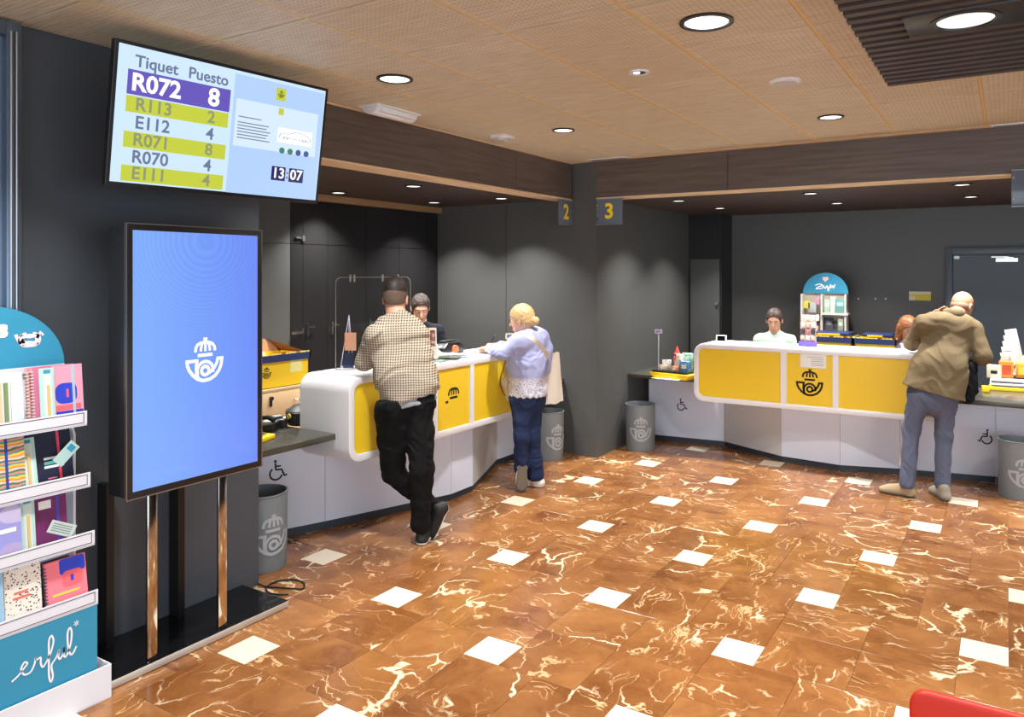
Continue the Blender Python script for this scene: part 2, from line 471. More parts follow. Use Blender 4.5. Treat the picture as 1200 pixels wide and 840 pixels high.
# main ceiling: 60 cm perforated wood panels
CZ = 2.875
ceil = MB().box(-3.68, 4.5, -3.2, 6.44, CZ+0.012, CZ+0.1).build('ceiling', mat('ceiling_joint_shade', rgb(136, 100, 58), 0.7), smooth=False); tag(ceil, kind='structure')
for i in range(-4, 6):
    xr = -0.73+0.6*i
    if xr < -3.6: continue
    MB().box(xr-0.009, xr+0.009, -3.0, 6.43, CZ+0.001, CZ+0.012).build('ceiling_runner', RUNNER, ceil, smooth=False)
pm = MB().box(-0.2895, 0.2895, -0.295, 0.295, 0, 0.012)
PME = bpy.data.meshes.new('ceiling_panel'); PME.from_pydata([tuple(v) for v in pm.v], [], pm.f); PME.materials.append(PANEL_WOOD)
pm = MB().box(-0.2665, 0.2645, -0.295, 0.295, 0, 0.012)
PME2 = bpy.data.meshes.new('ceiling_panel'); PME2.from_pydata([tuple(v) for v in pm.v], [], pm.f); PME2.materials.append(PANEL_WOOD)
for i in range(-6, 8):
    for j in range(-4, 8):
        x = -0.73+0.6*i+0.3; y = 3.37+0.6*j-0.3+0.6
        if x-0.3 < -3.80 or x > 3.0 or y+0.3 > 6.45: continue
        Zc = -x*SN+y*CS
        if Zc < 0.6: continue
        px = VPX+F_PX*(x*CS+y*SN)/Zc; py = VPY-F_PX*(CZ-CAM_H)/Zc; r = 0.45*F_PX/Zc
        if not (-r < px < 1200+r and py > -r): continue
        edge = x-0.3 < -3.68
        o = bpy.data.objects.new('ceiling_panel', PME2 if edge else PME); COL.objects.link(o); o.parent = ceil; o.location = (x+0.025 if edge else x, y, CZ)
# soffits over the two bays
for nm, b in (('ceiling', (-5.45, -3.70, 2.55, 6.44, 2.517, 2.60)), ('ceiling', (-3.4, 4.5, 6.46, 9.4, 2.517, 2.60))):
    tag(MB().box(*b).build(nm, SOFFIT, smooth=False), kind='structure')
# beams
t1 = tag(MB().box(-3.86, -3.68, 2.81, 6.44, 2.522, CZ+0.01).build('trim_1', BEAM, smooth=False), kind='structure')
MB().box(-3.87, -3.672, 2.81, 6.44, 2.508, 2.522).build('edge_strip', OAKTRIM, t1, smooth=False)
MB().box(-3.678, -3.664, 2.81, 6.44, CZ-0.008, CZ).build('edge_strip', OAKTRIM, t1, smooth=False)
MB().box(-3.683, -3.679, 5.45, 5.453, 2.53, CZ-.02).build('joint', BLACK, t1, smooth=False)
t2 = tag(MB().box(-3.4, 4.5, 6.44, 6.62, 2.522, CZ+0.01).build('trim_2', BEAM, smooth=False), kind='structure')
MB().box(-3.4, 4.5, 6.432, 6.63, 2.510, 2.522).build('edge_strip', OAKTRIM, t2, smooth=False)
MB().box(-3.66, 4.5, 6.355, 6.438, CZ-0.004, CZ+0.011).build('edge_strip', OAKTRIM, t2, smooth=False)
MB().box(-2.1, -2.097, 6.436, 6.441, 2.53, CZ-.02).build('joint', BLACK, t2, smooth=False)
# walls
wl = tag(MB().box(-4.2, -3.68, -3.2, 2.81, 0, 3.0).build('wall_left', SLATE_BLUE, smooth=False), kind='structure')
wp = tag(MB().box(-5.45, -3.4, 6.46, 8.95, 0, 2.9).build('wall_middle', SLATE, smooth=False), kind='structure')
MB().box(-3.66, -3.398, 6.44, 6.47, 0.002, CZ+0.01).build('pilaster_panel', SLATE, wp, smooth=False)
MB().box(-4.482, -4.479, 6.457, 6.461, 0.02, 2.5).build('joint', BLACKINK, wp, smooth=False)
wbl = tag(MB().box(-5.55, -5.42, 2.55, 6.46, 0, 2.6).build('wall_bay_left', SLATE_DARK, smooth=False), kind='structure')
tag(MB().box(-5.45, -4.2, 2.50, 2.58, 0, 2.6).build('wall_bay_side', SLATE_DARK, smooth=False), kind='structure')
# tall cupboard doors lining the left bay (leaf, top leaf, handle)
cw = thing('wall_cabinet', (-5.42, 2.6, 0), 'dark floor-to-ceiling cupboard wall behind the left counter', 'cabinet')
ys = [2.62, 3.05, 3.50, 3.98, 4.449, 4.59, 4.877, 5.36, 5.84, 6.27, 6.455]
for k, (a, b) in enumerate(zip(ys, ys[1:])):
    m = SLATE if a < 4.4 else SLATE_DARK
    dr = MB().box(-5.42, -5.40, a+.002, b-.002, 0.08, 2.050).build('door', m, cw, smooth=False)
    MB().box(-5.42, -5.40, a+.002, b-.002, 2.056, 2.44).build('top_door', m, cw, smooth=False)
    if b-a > 0.25 and a > 4.4:
        MB().box(-5.40, -5.375, a+.03, a+.045, 1.22, 1.34).box(-5.385, -5.375, a+.03, a+.12, 1.30, 1.312).build('handle', STEEL, dr, smooth=False)
MB().box(-5.42, -5.37, 4.555, 4.575, 1.27, 1.30).box(-5.385, -5.375, 4.45, 4.575, 1.25, 1.275).build('door_handle', STEEL, cw)
MB().box(-5.42, -5.38, 4.5, 4.56, 2.10, 2.115).box(-5.40, -5.38, 4.57, 4.60, 2.08, 2.13).build('hinge', ALU, cw)
tag(MB().box(-5.42, -5.34, 2.6, 6.455, 2.452, 2.512).build('lit_wall_band', mat('tan_lit_wall_top', rgb(150, 118, 84), 0.5), smooth=False), kind='structure')  # added strip, its tan colour stands in for light on the wall top
# right bay
wb = tag(MB().box(-3.4, 4.5, 9.3, 9.45, 0, 2.6).build('wall_back', SLATE, smooth=False), kind='structure')
tag(MB().box(-3.4, -2.975, 8.9, 9.3, 0, 2.52).build('wall_corner', SLATE_DARK, smooth=False), kind='structure')
d2 = tag(MB().box(-3.37, -3.0, 8.885, 8.90, 0.005, 1.96).build('door_2', SLATE, smooth=False), kind='structure')
MB().cyl((-3.02, 8.885, 1.42), 0.018, 0.04, 12, axis=(0, -1, 0)).build('knob', STEEL, d2)
tag(MB().box(4.4, 4.5, 3.5, 9.4, 0, 3.0).build('wall_right', SLATE, smooth=False), kind='structure')
# security door in the back wall
DM = mat('blue_grey_door_paint', rgb(62, 72, 82), 0.35)
d1 = tag(MB().box(-0.50, 0.42, 9.262, 9.298, 0.005, 1.985).build('door_1', DM, smooth=False), kind='structure')
MB().box(-0.575, -0.505, 9.24, 9.30, 0, 2.07).box(0.425, 0.495, 9.24, 9.30, 0, 2.07).box(-0.505, 0.425, 9.24, 9.30, 1.992, 2.07).build('door_frame', mat('door_frame_paint', rgb(84, 94, 104), 0.35), d1, bevel=0.004)
MB().box(-0.10, 0.10, 9.215, 9.262, 1.91, 1.95).box(-0.14, 0.02, 9.19, 9.20, 1.955, 1.967).box(-0.02, 0.06, 9.20, 9.262, 1.93, 1.96).build('door_closer', STEEL, d1)
MB().box(-0.49, -0.44, 9.245, 9.262, 1.945, 1.975).build('hinge', ALU, d1)
MB().box(0.34, 0.40, 9.22, 9.262, 1.0, 1.03).build('door_handle', STEEL, d1)
# glazed aluminium side screen at the far left edge, standing proud of the wall
w1 = tag(MB().box(-3.68, -3.60, 1.505, 1.562, 0, 2.86).box(-3.68, -3.60, 0.2, 0.26, 0, 2.86).box(-3.68, -3.60, 0.26, 1.505, 2.80, 2.86).box(-3.68, -3.60, 0.26, 1.505, 0, 0.06)
         .build('window_1', mat('blue_grey_aluminium', rgb(112, 128, 146), 0.3, metal=0.7), bevel=0.003), kind='structure')
MB().box(-3.65, -3.642, 0.26, 1.505, 0.06, 2.80).build('pane', mat('blue_glass', rgb(112, 128, 148), 0.25, metal=0.3), w1, smooth=False)
for yy in (1.52, 1.54): MB().cyl((-3.595, yy, 0.02), 0.006, 2.8, 8).build('profile_rib', ALU, w1)
# street front behind the viewer: posts of the glazing, so daylight comes in between them
wf = tag(MB().box(-3.68, 4.5, -3.2, -3.1, 0, 0.12).box(-3.68, 4.5, -3.2, -3.1, 2.7, 2.9).build('window_2', ALU, smooth=False), kind='structure')
for x in (-3.64, -1.65, 0.4, 2.4, 4.4): MB().box(x-.03, x+.03, -3.2, -3.1, 0.12, 2.7).build('mullion', ALU, wf, smooth=False)
# ------------------------------------------------------------------ slatted ceiling raft with its lamp
raft = thing('slatted_ceiling_raft', (-0.54, 4.35, 2.79), 'raft of dark walnut slats hung below the wood ceiling at upper right', 'ceiling raft')
SB = MB().box(0, 3.4, -0.0225, 0.0225, 0, 0.075)
sme = bpy.data.meshes.new('slat'); sme.from_pydata([tuple(v) for v in SB.v], [], SB.f); sme.materials.append(SLATWOOD)
for k in range(34):
    o = bpy.data.objects.new('slat', sme); COL.objects.link(o); o.parent = raft; o.location = (0.0 - 0.002*(k % 2), -0.0225-0.0895*k, 0)
MB().box(-0.50, 2.86, 1.2, 4.34, 2.866, 2.874).build('backing_board', BLACK, raft, smooth=False)
for x in (0.5, 1.9): MB().box(x, x+.04, 1.25, 4.33, 2.86, 2.867).build('batten', SLATWOOD, raft, smooth=False)

def area_light(name, loc, power, size, parent=None, col=(1, 0.975, 0.94), spread=104):
    d = bpy.data.lights.new(name, 'AREA'); d.shape = 'DISK'; d.size = size; d.energy = power; d.color = col
    d.spread = math.radians(spread)
    o = bpy.data.objects.new(name, d); COL.objects.link(o)
    if parent is not None:
        o.parent = parent; o.location = Vector(loc)-origin(parent)
    else: o.location = loc
    return o
def downlight(x, y, z, r, label, group=None, power=0.0, depth=0.03, plate=False, name='ceiling_downlight'):
    t = thing(name, (x, y, z), label, 'lamp', group)
    if plate: MB().box(x-.21, x+.21, y-.14, y+.14, z-0.004, z+0.02).build('mounting_plate', BLACK, t, bevel=.002)
    MB().lathe((x, y, z-0.004), [(r*1.0, 0.004), (r*1.0, -0.004), (r*0.84, -0.006), (r*0.80, depth*0.4), (r*0.80, depth*0.4+.001)], 40).build('trim_ring', BLACK, t)
    g = MB().cyl((x, y, z-0.004), r*0.80, 0.002, 32).build('reflector', LAMPGLOW, t)
    if power: area_light('bulb', (x, y, z-0.03), power, r*1.5, t)
    return t
MAIN = [(-1.10, 3.09, 0.115, 'large round downlight with black ring at the top centre of the wood ceiling'),
        (-2.90, 3.10, 0.10, 'round downlight above the wall television'),
        (-2.86, 4.88, 0.085, 'round downlight in front of the left beam, near the column'),
        (-1.04, 5.43, 0.088, 'round downlight before the right beam, below the slatted raft')]
for x, y, r, l in MAIN: downlight(x, y, CZ, r, l, 'downlights in the wood ceiling', LAMP_MAIN)
downlight(-0.138, 3.33, 2.785, 0.125, 'round lamp on a black plate set in the slatted raft', None, LAMP_MAIN, plate=True)
for x, y in ((-1.1, 1.2), (-2.8, 1.2), (1.2, 5.2), (1.4, 1.2)):      # the same lamp grid goes on outside the frame
    area_light('bulb', (x, y, CZ-0.03), LAMP_MAIN, 0.17)
t = thing('small_spotlight', (-1.684, 3.677, CZ), 'small dark adjustable spotlight between the large downlights', 'lamp')
MB().lathe((-1.684, 3.677, CZ-0.004), [(0.055, 0.004), (0.055, -0.004), (0.038, -0.004), (0.034, 0.003)], 28).build('trim_ring', WHITE, t)
MB().cyl((-1.684, 3.677, CZ-0.006), 0.036, 0.004, 24).build('recess', BLACK, t)
MB().cyl((-1.694, 3.667, CZ-0.009), 0.018, 0.003, 20).build('reflector', LAMPGLOW, t)
BAYL = [(-5.12, 4.75, 'bay downlight nearest the television, back row over the left counter'), (-4.20, 4.71, 'bay downlight nearest the beam over the middle of the left counter'),
        (-4.17, 5.93, 'bay downlight nearest the grey column over the left counter'), (-5.0, 5.92, 'bay downlight in the far corner above the dark cupboards'),
        (-2.80, 7.05, 'bay downlight at the left end over the right counter, front row'), (-2.73, 8.1, 'bay downlight at the left end over the right counter, back row'),
        (-1.52, 7.02, 'middle front bay downlight over the right counter'), (-1.50, 8.15, 'middle back bay downlight over the right counter'),
        (-0.31, 6.95, 'front bay downlight above the man in the tan jacket'), (-0.29, 8.11, 'back bay downlight above the grey security door')]
for x, y, l in BAYL: downlight(x, y, 2.517, 0.075, l, 'small downlights in the bays', LAMP_BAY)
for x, y in ((0.9, 7.0), (0.9, 8.1), (-4.9, 3.4)): area_light('bulb', (x, y, 2.48), LAMP_BAY, 0.11)
t = thing('ceiling_speaker', (-1.065, 4.284, CZ), 'round white flush speaker in the wood ceiling', 'speaker')
MB().lathe((-1.065, 4.284, CZ), [(0.088, 0), (0.088, -0.008), (0.075, -0.014), (0.0, -0.016)], 36).build('cover', WHITE, t)
MB().cyl((-1.065, 4.284, CZ-0.0185), 0.066, 0.003, 32).build('grille', mat('grille_grey', rgb(200, 200, 200), 0.6), t)
t = thing('emergency_light', (-3.49, 3.69, CZ), 'white curved emergency light beside the left beam', 'lamp')
mb = MB()
prof = [(-0.17, 0), (-0.14, -0.03), (-0.08, -0.052), (0, -0.06), (0.08, -0.052), (0.14, -0.03), (0.17, 0)]
mb.prism([(-3.49+a*0.45, CZ+z) for a, z in prof], 3.50, 3.88, 'y')
mb.build('housing', WHITE, t, bevel=0.004)
MB().box(-3.575, -3.405, 3.485, 3.895, CZ-0.012, CZ).build('base_plate', PAPER, t, bevel=.002)
MB().box(-3.44, -3.405, 3.53, 3.85, CZ-0.047, CZ-0.018).build('diffuser', mat('frosted_diffuser', rgb(240, 246, 250), 0.3), t, bevel=.003)
t = thing('smoke_detector', (-3.40, 4.85, CZ), 'small square white detector on the ceiling beside the left beam', 'detector')
MB().prism(rrect(-3.48, -3.32, 4.77, 4.93, 0.03), CZ-0.018, CZ).build('base', WHITE, t, bevel=.003)
MB().lathe((-3.40, 4.85, CZ-0.018), [(0.05, 0), (0.046, -0.02), (0.02, -0.024), (0, -0.024)], 24).build('sensor', mat('detector_grey', rgb(190, 190, 186), 0.5), t)
t = thing('ceiling_vent', (-3.15, 6.32, CZ), 'thin white slot vent at the ceiling corner above the column', 'vent')
MB().box(-3.42, -3.02, 6.28, 6.41, CZ-0.008, CZ).build('frame', WHITE, t, bevel=.002)
for k in range(3): MB().box(-3.40, -3.04, 6.30+k*.034, 6.315+k*.034, CZ-0.011, CZ-0.008).build('slat', ALU, t, smooth=False)
t = thing('ceiling_vent', (0.3, 6.36, CZ-.004), 'thin white slot vent at the ceiling edge near the right frame edge', 'vent')
MB().box(-0.1, 0.8, 6.33, 6.41, CZ-0.008, CZ).build('frame', WHITE, t, bevel=.002)
for k in range(2): MB().box(-0.08, 0.78, 6.345+k*.03, 6.36+k*.03, CZ-0.011, CZ-0.008).build('slat', ALU, t, smooth=False)

# ------------------------------------------------------------------ hanging number signs
SIGN = mat('smoked_sign_plate', rgb(98, 110, 126), 0.12)
YINK = mat('yellow_ink', rgb(250, 214, 20), 0.5)
def num_sign(lab, num, M, wd, ht, group='counter number signs'):
    t = thing('counter_number_sign', M @ Vector((0, 0, 0)), lab, 'sign', group)
    b = MB(M); b.box(0, wd, -ht, 0, -0.004, 0.004); b.build('plate', SIGN, t, bevel=0.001)
    e = MB(M); e.box(0, wd, -0.004, 0.0, -0.0045, 0.0045).box(0, wd, -ht, -ht+.004, -0.0045, 0.0045); e.build('edge', ALU, t, smooth=False)
    for v in (-0.06, -ht+0.06): MB(M).cyl((wd*.05+.0, v-.0, 0.004), 0.008, 0.008, 10).build('bolt', CHROME, t)
    text(num, 0.20, M @ Matrix.Translation((wd/2, -ht/2, 0.006)), YINK, t, 'CENTER', bold=0.03, name='number')
    return t
num_sign('grey glass plate with yellow number 2 left of the column', '2', frame(Vector((-3.665, 6.16, 2.505)), (0, 1, 0), (0, 0, 1)), 0.28, 0.25)
num_sign('grey glass plate with yellow number 3 right of the column', '3', frame(Vector((-3.395, 6.425, 2.505)), (1, 0, 0), (0, 0, 1)), 0.28, 0.25)
num_sign('grey glass plate with yellow number cut by the right edge of the photo', '4', frame(Vector((0.028, 6.40, 2.545)), (1, 0, 0), (0, 0, 1)), 0.28, 0.27)

# ------------------------------------------------------------------ service counters
UP = [(0.05, 0.835), (0.89, 1.29), (1.34, 2.13)]
def counter(label, M, L, base_pts, base_tail, desks, logo_simple, symbol_u):
    """local: u along front, v depth outwards (front at 0, back negative), z up.  M maps (u, v, z)"""
    t = thing('service_counter', M @ Vector((L/2, -0.25, 0)), label, 'counter', 'service counters')
    D = 0.47; z0, z1, th = 0.55, 1.11, 0.048
    def mk(): return MB(M)
    outer = rrect(0, L, z0, z1, 0.10, 8); inner = rrect(th, L-th, z0+th, z1-th, 0.06, 8)
    mb = mk(); mb.ringprism(outer, inner, -D, 0, 'y')
    mb.build('shell', WHITE, t, bevel=0.004)
    mk().box(0.8355, 0.8895, -0.08, -0.001, z0+th-.002, z1-th+.002).build('post', WHITE, t, smooth=False)
    mk().box(1.2905, 1.3395, -0.08, -0.001, z0+th-.002, z1-th+.002).build('post', WHITE, t, smooth=False)
    pan = []
    for k, (a, b) in enumerate(UP):
        ex0 = 0.01 if k == 0 else 0; ex1 = 0.01 if k == 2 else 0
        r = [0.002, 0.05 if k == 0 else 0.002, 0.05 if k == 0 else 0.002, 0.002]
        if k == 2: r = [0.05, 0.002, 0.002, 0.05]
        pan.append(mk().prism(rrect(a, b, z0+th+.001, z1-th-.001, r), -0.022, -0.012, 'y').build('yellow_panel', YELLOW, t, smooth=False))
    mk().box(0.06, L-0.06, -D+.01, -D+.02, z0+th, z1-th).build('back_panel', WHITEP, t, smooth=False)
    # base
    pts = base_pts
    n = len(pts)
    for i in range(n-1):
        a = Vector(pts[i]); b = Vector(pts[i+1]); d = (b-a); l = d.length; d.normalize(); nn = Vector((d.y, -d.x))
        zt = base_tail[i]
        e = 0.002
        mb = MB(); lo = a+d*e; hi = b-d*e
        p4 = [lo, hi, hi-nn*0.02, lo-nn*0.02]
        mb.prism([tuple(p) for p in p4], 0.055, zt)
        mb.build('front_panel', GREYP if i == (3 if logo_simple else 1) else WHITEP, t, smooth=False)
        p4 = [a-nn*0.012, b-nn*0.012, b-nn*0.05, a-nn*0.05]
        MB().prism([tuple(p) for p in p4], 0.0, 0.058).build('plinth', PLINTH, t, smooth=False)
    for (u0, u1, v0, v1) in desks:
        mk().box(u0, u1, v0, v1, 0.70, 0.74).build('side_desk', DESK, t, bevel=0.003)
        mk().box(u0+.02, u1-.02, v0, v0+.02, 0.0, 0.70).build('modesty_panel', WHITEP, t, smooth=False)
    # crest on the middle panel
    a, b = UP[1]
    def mp(u, v):
        return M @ Vector(((a+b)/2+u*0.24, -0.0112, 0.80+v*0.24))
    strokes_mesh(crest_strokes(logo_simple), mp, 'crest', BLACKINK, pan[1])
    return t
def M_from(o, u, v):                      # u along, v outwards, z up
    M = Matrix.Identity(4)
    for i in range(3): M[i][0] = u[i]; M[i][1] = v[i]; M[i][2] = (0, 0, 1)[i]; M[i][3] = o[i]
    return M
ML = M_from((-3.65, 3.475, 0), (0, 1, 0), (1, 0, 0))
MR = M_from((-2.61, 6.97, 0), (1, 0, 0), (0, -1, 0))
LB = [(-4.42, 2.84), (-4.085, 3.665), (-3.737, 4.63), (-3.737, 4.91), (-4.06, 5.70), (-4.05, 6.45)]
RB = [(-3.30, 7.45), (-2.50, 7.54), (-1.83, 7.215), (-1.29, 7.155), (-0.81, 7.30), (-0.45, 7.37), (-0.08, 7.44), (1.9, 7.50)]
cl = counter('white and yellow service counter in the left bay with an angled base', ML, 2.18, LB, [.70, .56, .56, .56, .70],
             [(-0.635, -0.003, -0.95, -0.12), (2.183, 2.975, -0.9, -0.12)], True, 0)
cr = counter('white and yellow service counter in the right bay under the number 3', MR, 2.18, RB, [.70, .56, .56, .56, .56, .70, .70],
             [(-0.785, -0.003, -0.95, -0.16), (2.183, 4.5, -0.95, -0.16)], False, 0)
# wheelchair symbols and small notice
def seg_frame(a, b, s, z):
    a = Vector(a+(0,)); b = Vector(b+(0,)); d = (b-a).normalized()
    return frame(a+(b-a)*s+Vector((0, 0, z)), d, (0, 0, 1))
def mirrored(M): return M @ Matrix.Diagonal((-1, 1, 1, 1))
def place_on(ptsA, ptsB, px, z):          # find s so that the symbol projects to px
    best = None
    for k in range(101):
        s = k/100; p = Vector(ptsA).lerp(Vector(ptsB), s); Zc = -p.x*SN+p.y*CS
        u = VPX+F_PX*(p.x*CS+p.y*SN)/Zc
        if best is None or abs(u-px) < best[0]: best = (abs(u-px), s)
    return seg_frame(ptsA, ptsB, best[1], z)
wheelchair(place_on(LB[0], LB[1], 325, 0.465), 0.145, cl)
wheelchair(place_on(RB[0], RB[1], 799, 0.40), 0.135, cr)
wheelchair(mirrored(place_on(RB[4], RB[6], 1155, 0.39)), 0.135, cr, BLACKINK)
nt_ = thing('counter_notice', (-1.49, 6.98, 1.0), 'white notice sheet taped above the crest on the yellow panel', 'notice')
nM = frame(Vector((-1.60, 6.9795, 0.94)), (1, 0, 0), (0, 0, 1))
MB(nM).box(0, 0.225, 0, 0.125, 0, 0.0012).build('sheet', PAPER, nt_, smooth=False)
for k in range(5): MB(nM).box(0.095 if k < 4 else .06, 0.20, 0.022+k*0.018, 0.026+k*0.018, 0.0012, 0.0018).build('text_line', mat('grey_ink', rgb(140, 146, 160), .6), nt_, smooth=False)
# ------------------------------------------------------------------ waste bins
def bin_(x, y, rot, label, h=0.46, r=0.15):
    t = thing('waste_bin', (x, y, 0), label, 'bin', 'grey waste bins with a printed crest')
    MB().lathe((x, y, 0), [(0, 0.006), (r*0.93, 0.006), (r*0.95, 0), (r*0.97, 0.01), (r, h-0.01), (r+.004, h-0.006), (r+.004, h), (r-.004, h), (r-.006, 0.02), (0, 0.02)], 40).build('body', BINGREY, t)
    def mp(u, v):
        a = rot + u*0.24/r
        return Vector((x+(r*0.99+0.0022)*math.cos(a), y+(r*0.99+0.0022)*math.sin(a), h*0.48+v*0.24))
    strokes_mesh(crest_strokes(), mp, 'crest', BINMARK, t, 0.04)
    return t
bin_(-3.905, 3.005, math.radians(-12), 'grey waste bin behind the touch-screen kiosk, at the start of the left counter')
bin_(-3.80, 6.20, math.radians(-22), 'grey waste bin between the woman and the column')
bin_(-3.20, 7.02, math.radians(-65), 'grey waste bin at the left end of the right counter')
bin_(0.085, 7.10, math.radians(-75), 'grey waste bin cut by the right edge of the photo')

# ------------------------------------------------------------------ digital kiosk
k = thing('digital_kiosk', (-3.45, 2.24, 0), 'tall black digital kiosk with a glowing blue screen on a low glass plinth', 'kiosk')
FX = -3.30
MB().box(FX-0.155, FX-0.012, 1.845, 2.535, 0.80, 2.01).build('housing', mat('kiosk_black', rgb(30, 31, 34), 0.4), k, bevel=0.004)
MB().prism(rrect(1.84, 2.54, 0.795, 2.017, 0.004), FX-0.012, FX, 'x').build('bezel', BLACK, k, bevel=0.002)
MB().ringprism(rrect(1.838, 2.542, 0.793, 2.019, 0.003), rrect(1.843, 2.537, 0.798, 2.014, 0.003), FX-0.014, FX+0.001, 'x').build('metal_edge', ALU, k, smooth=False)
def kiosk_screen():
    m = bpy.data.materials.new('blue_screen'); m.use_nodes = True; nt = m.node_tree; b = nt.nodes['Principled BSDF']
    tc = N(nt, 'ShaderNodeTexCoord'); sp = N(nt, 'ShaderNodeSeparateXYZ'); nt.links.new(tc.outputs['Object'], sp.inputs[0])
    # rings of moire-like interference around the upper middle of the display
    dy = math_node(nt, 'MULTIPLY', math_node(nt, 'ADD', sp.outputs[1], 0.02), 1.0)
    dz = math_node(nt, 'SUBTRACT', sp.outputs[2], 1.95)
    rr = math_node(nt, 'SQRT', math_node(nt, 'ADD', math_node(nt, 'MULTIPLY', dy, dy), math_node(nt, 'MULTIPLY', dz, dz)))
    wv = math_node(nt, 'MULTIPLY', math_node(nt, 'ADD', math_node(nt, 'SINE', math_node(nt, 'MULTIPLY', math_node(nt, 'POWER', rr, 1.6), 420.0)), 1.0), 0.06)
    fade = math_node(nt, 'SUBTRACT', 1.0, ramp(nt, rr, 0.2, 0.75))
    c = mixc(nt, ramp(nt, sp.outputs[1], -0.3, 0.3), rgb(128, 172, 250), rgb(108, 140, 244))
    c = mixc(nt, math_node(nt, 'MULTIPLY', wv, fade), c, rgb(60, 70, 170))
    b.inputs['Base Color'].default_value = (0.01, 0.01, 0.02, 1)
    b.inputs['Roughness'].default_value = 0.08
    nt.links.new(c, b.inputs['Emission Color']); b.inputs['Emission Strength'].default_value = 0.92
    return m
scr = MB().box(FX, FX+0.0015, 1.868, 2.512, 0.828, 1.987).build('screen', kiosk_screen(), k, smooth=False)
WHITEGLOW = mat('white_screen_glow', (1, 1, 1, 1), 0.5, emit=1.0)
def mp(u, v): return Vector((FX+0.0025, 2.215+u*0.20, 1.375+v*0.21))
strokes_mesh(crest_strokes(), mp, 'crest', WHITEGLOW, scr)
for yy in (1.965, 2.322):
    MB().box(FX-0.03, FX-0.012, yy-0.023, yy+0.023, 0.04, 0.80).build('leg', CHROME, k, bevel=0.002)
MB().box(-3.675, FX+0.002, 1.775, 2.70, 0.036, 0.042).build('glass_top', BLACKG, k, smooth=False)
MB().box(-3.675, FX+0.005, 1.77, 2.705, 0.003, 0.036).build('base_frame', mat('satin_steel_edge', rgb(206, 202, 196), 0.45, metal=0.6), k, bevel=0.003)
# dark strips behind the legs and plinth line on the wall
for yy in (1.93, 2.285): MB().box(-3.679, -3.60, yy-0.015, yy+0.02, 0.042, 0.80).build('rear_support', BLACK, k, smooth=False)
cab = MB(); pts = []
for i in range(22):
    a = i/21*2*PI*0.86+0.3
    pts.append((-3.53+0.11*math.cos(a)+0.02, 2.86+0.10*math.sin(a), 0.008))
pts = [(-3.66, 2.79, 0.02), (-3.62, 2.80, 0.008)]+pts
cab.tube(pts, 0.005, 6).build('cable', BLACK, None, origin_at=(-3.53, 2.86, 0))
tag(bpy.data.objects['cable'], 'black power cable looped on the floor beside the kiosk plinth', 'cable')

# ------------------------------------------------------------------ ticket television
tv = thing('ticket_television', (-3.247, 2.313, 2.488), 'wall-hung television showing ticket numbers, tilted downwards', 'television')
yaw, tilt = 1.49416781, 0.152316408
r_ = Vector((math.cos(yaw), math.sin(yaw), 0)); n_ = Vector((math.sin(yaw), -math.cos(yaw), 0))
up_ = Vector((0, 0, 1))*math.cos(tilt)-n_*math.sin(tilt)
# choose the sign so that the screen faces down into the room
up_ = Vector((0, 0, 1))*math.cos(tilt)+n_*math.sin(tilt)
TM = frame(Vector((-3.24716585, 2.31254126, 2.48800707)), r_, up_)
W2, H2 = 0.55, 0.3146
def tb(a, b, c, d, e, f, name, m, par=tv, bevel=0): 
    return MB(TM).box(a, b, c, d, e, f).build(name, m, par, bevel=bevel, smooth=False)
tb(-W2, W2, -H2, H2, -0.035, 0.0, 'casing', BLACK, bevel=0.003)
tb(-0.25, 0.25, -0.2, 0.2, -0.10, -0.035, 'rear_housing', BLACK, bevel=0.01)
def scr_mat(name, c, e=0.9):
    return mat(name, rgb(*c), 0.5, emit=e)
S0 = scr_mat('screen_pale_blue', (206, 232, 255)); S1 = scr_mat('screen_white_blue', (214, 234, 252)); S2 = scr_mat('screen_lime', (196, 206, 56))
S3 = scr_mat('screen_violet', (98, 82, 186)); S4 = scr_mat('screen_navy', (14, 22, 96)); S5 = scr_mat('screen_dull_text', (104, 116, 150)); S6 = scr_mat('screen_soft_blue', (178, 208, 248))
TT = tb(-W2+.017, W2-.017, -H2+.02, H2-.016, 0.0, 0.001, 'screen', S0)
def X(px): return -W2 + 2*W2*px
def Yv(py): return H2 - 2*H2*py
def rect(x0, x1, y0, y1, m, d=0.0016, name='screen_field'):
    return tb(X(x0), X(x1), Yv(y1), Yv(y0), 0.001, d, name, m, TT)
def tx(s, x, y, size, m, al='CENTER', bold=0.02, d=0.0022):
    return text(s, size, TM @ Matrix.Translation((X(x), Yv(y), d)), m, TT, al, bold, 0.0002)
rect(0.505, 0.98, 0.05, 0.97, S6, 0.0012)
tx('Tiquet', 0.165, 0.125, 0.072, S5); tx('Puesto', 0.385, 0.125, 0.072, S5)
rect(0.055, 0.49, 0.185, 0.355, S3)
tx('R072', 0.17, 0.272, 0.105, WHITEGLOW, bold=.03); tx('8', 0.415, 0.272, 0.115, WHITEGLOW, bold=.03)
rows = [('R113', '2', 0.42, True), ('E112', '4', 0.545, False), ('R071', '8', 0.665, True), ('R070', '4', 0.785, False), ('E111', '4', 0.90, True)]
for a, b, y, yl in rows:
    if yl: rect(0.055, 0.488, y-0.056, y+0.056, S2)
    m = scr_mat('screen_text_on_lime', (140, 150, 110)) if yl else S5
    tx(a, 0.165, y, 0.078, m); tx(b, 0.41, y, 0.078, m)
rect(0.52, 0.955, 0.235, 0.60, S1, 0.0014)
rect(0.715, 0.765, 0.085, 0.185, S2, name='logo_square')
strokes_mesh(crest_strokes(), lambda u, v: TM @ Vector((X(0.74)+u*0.036, Yv(0.135)+v*0.036, 0.0022)), 'crest', scr_mat('screen_dark', (50, 50, 40)), TT)
rect(0.735, 0.762, 0.245, 0.30, S2, name='logo_square')
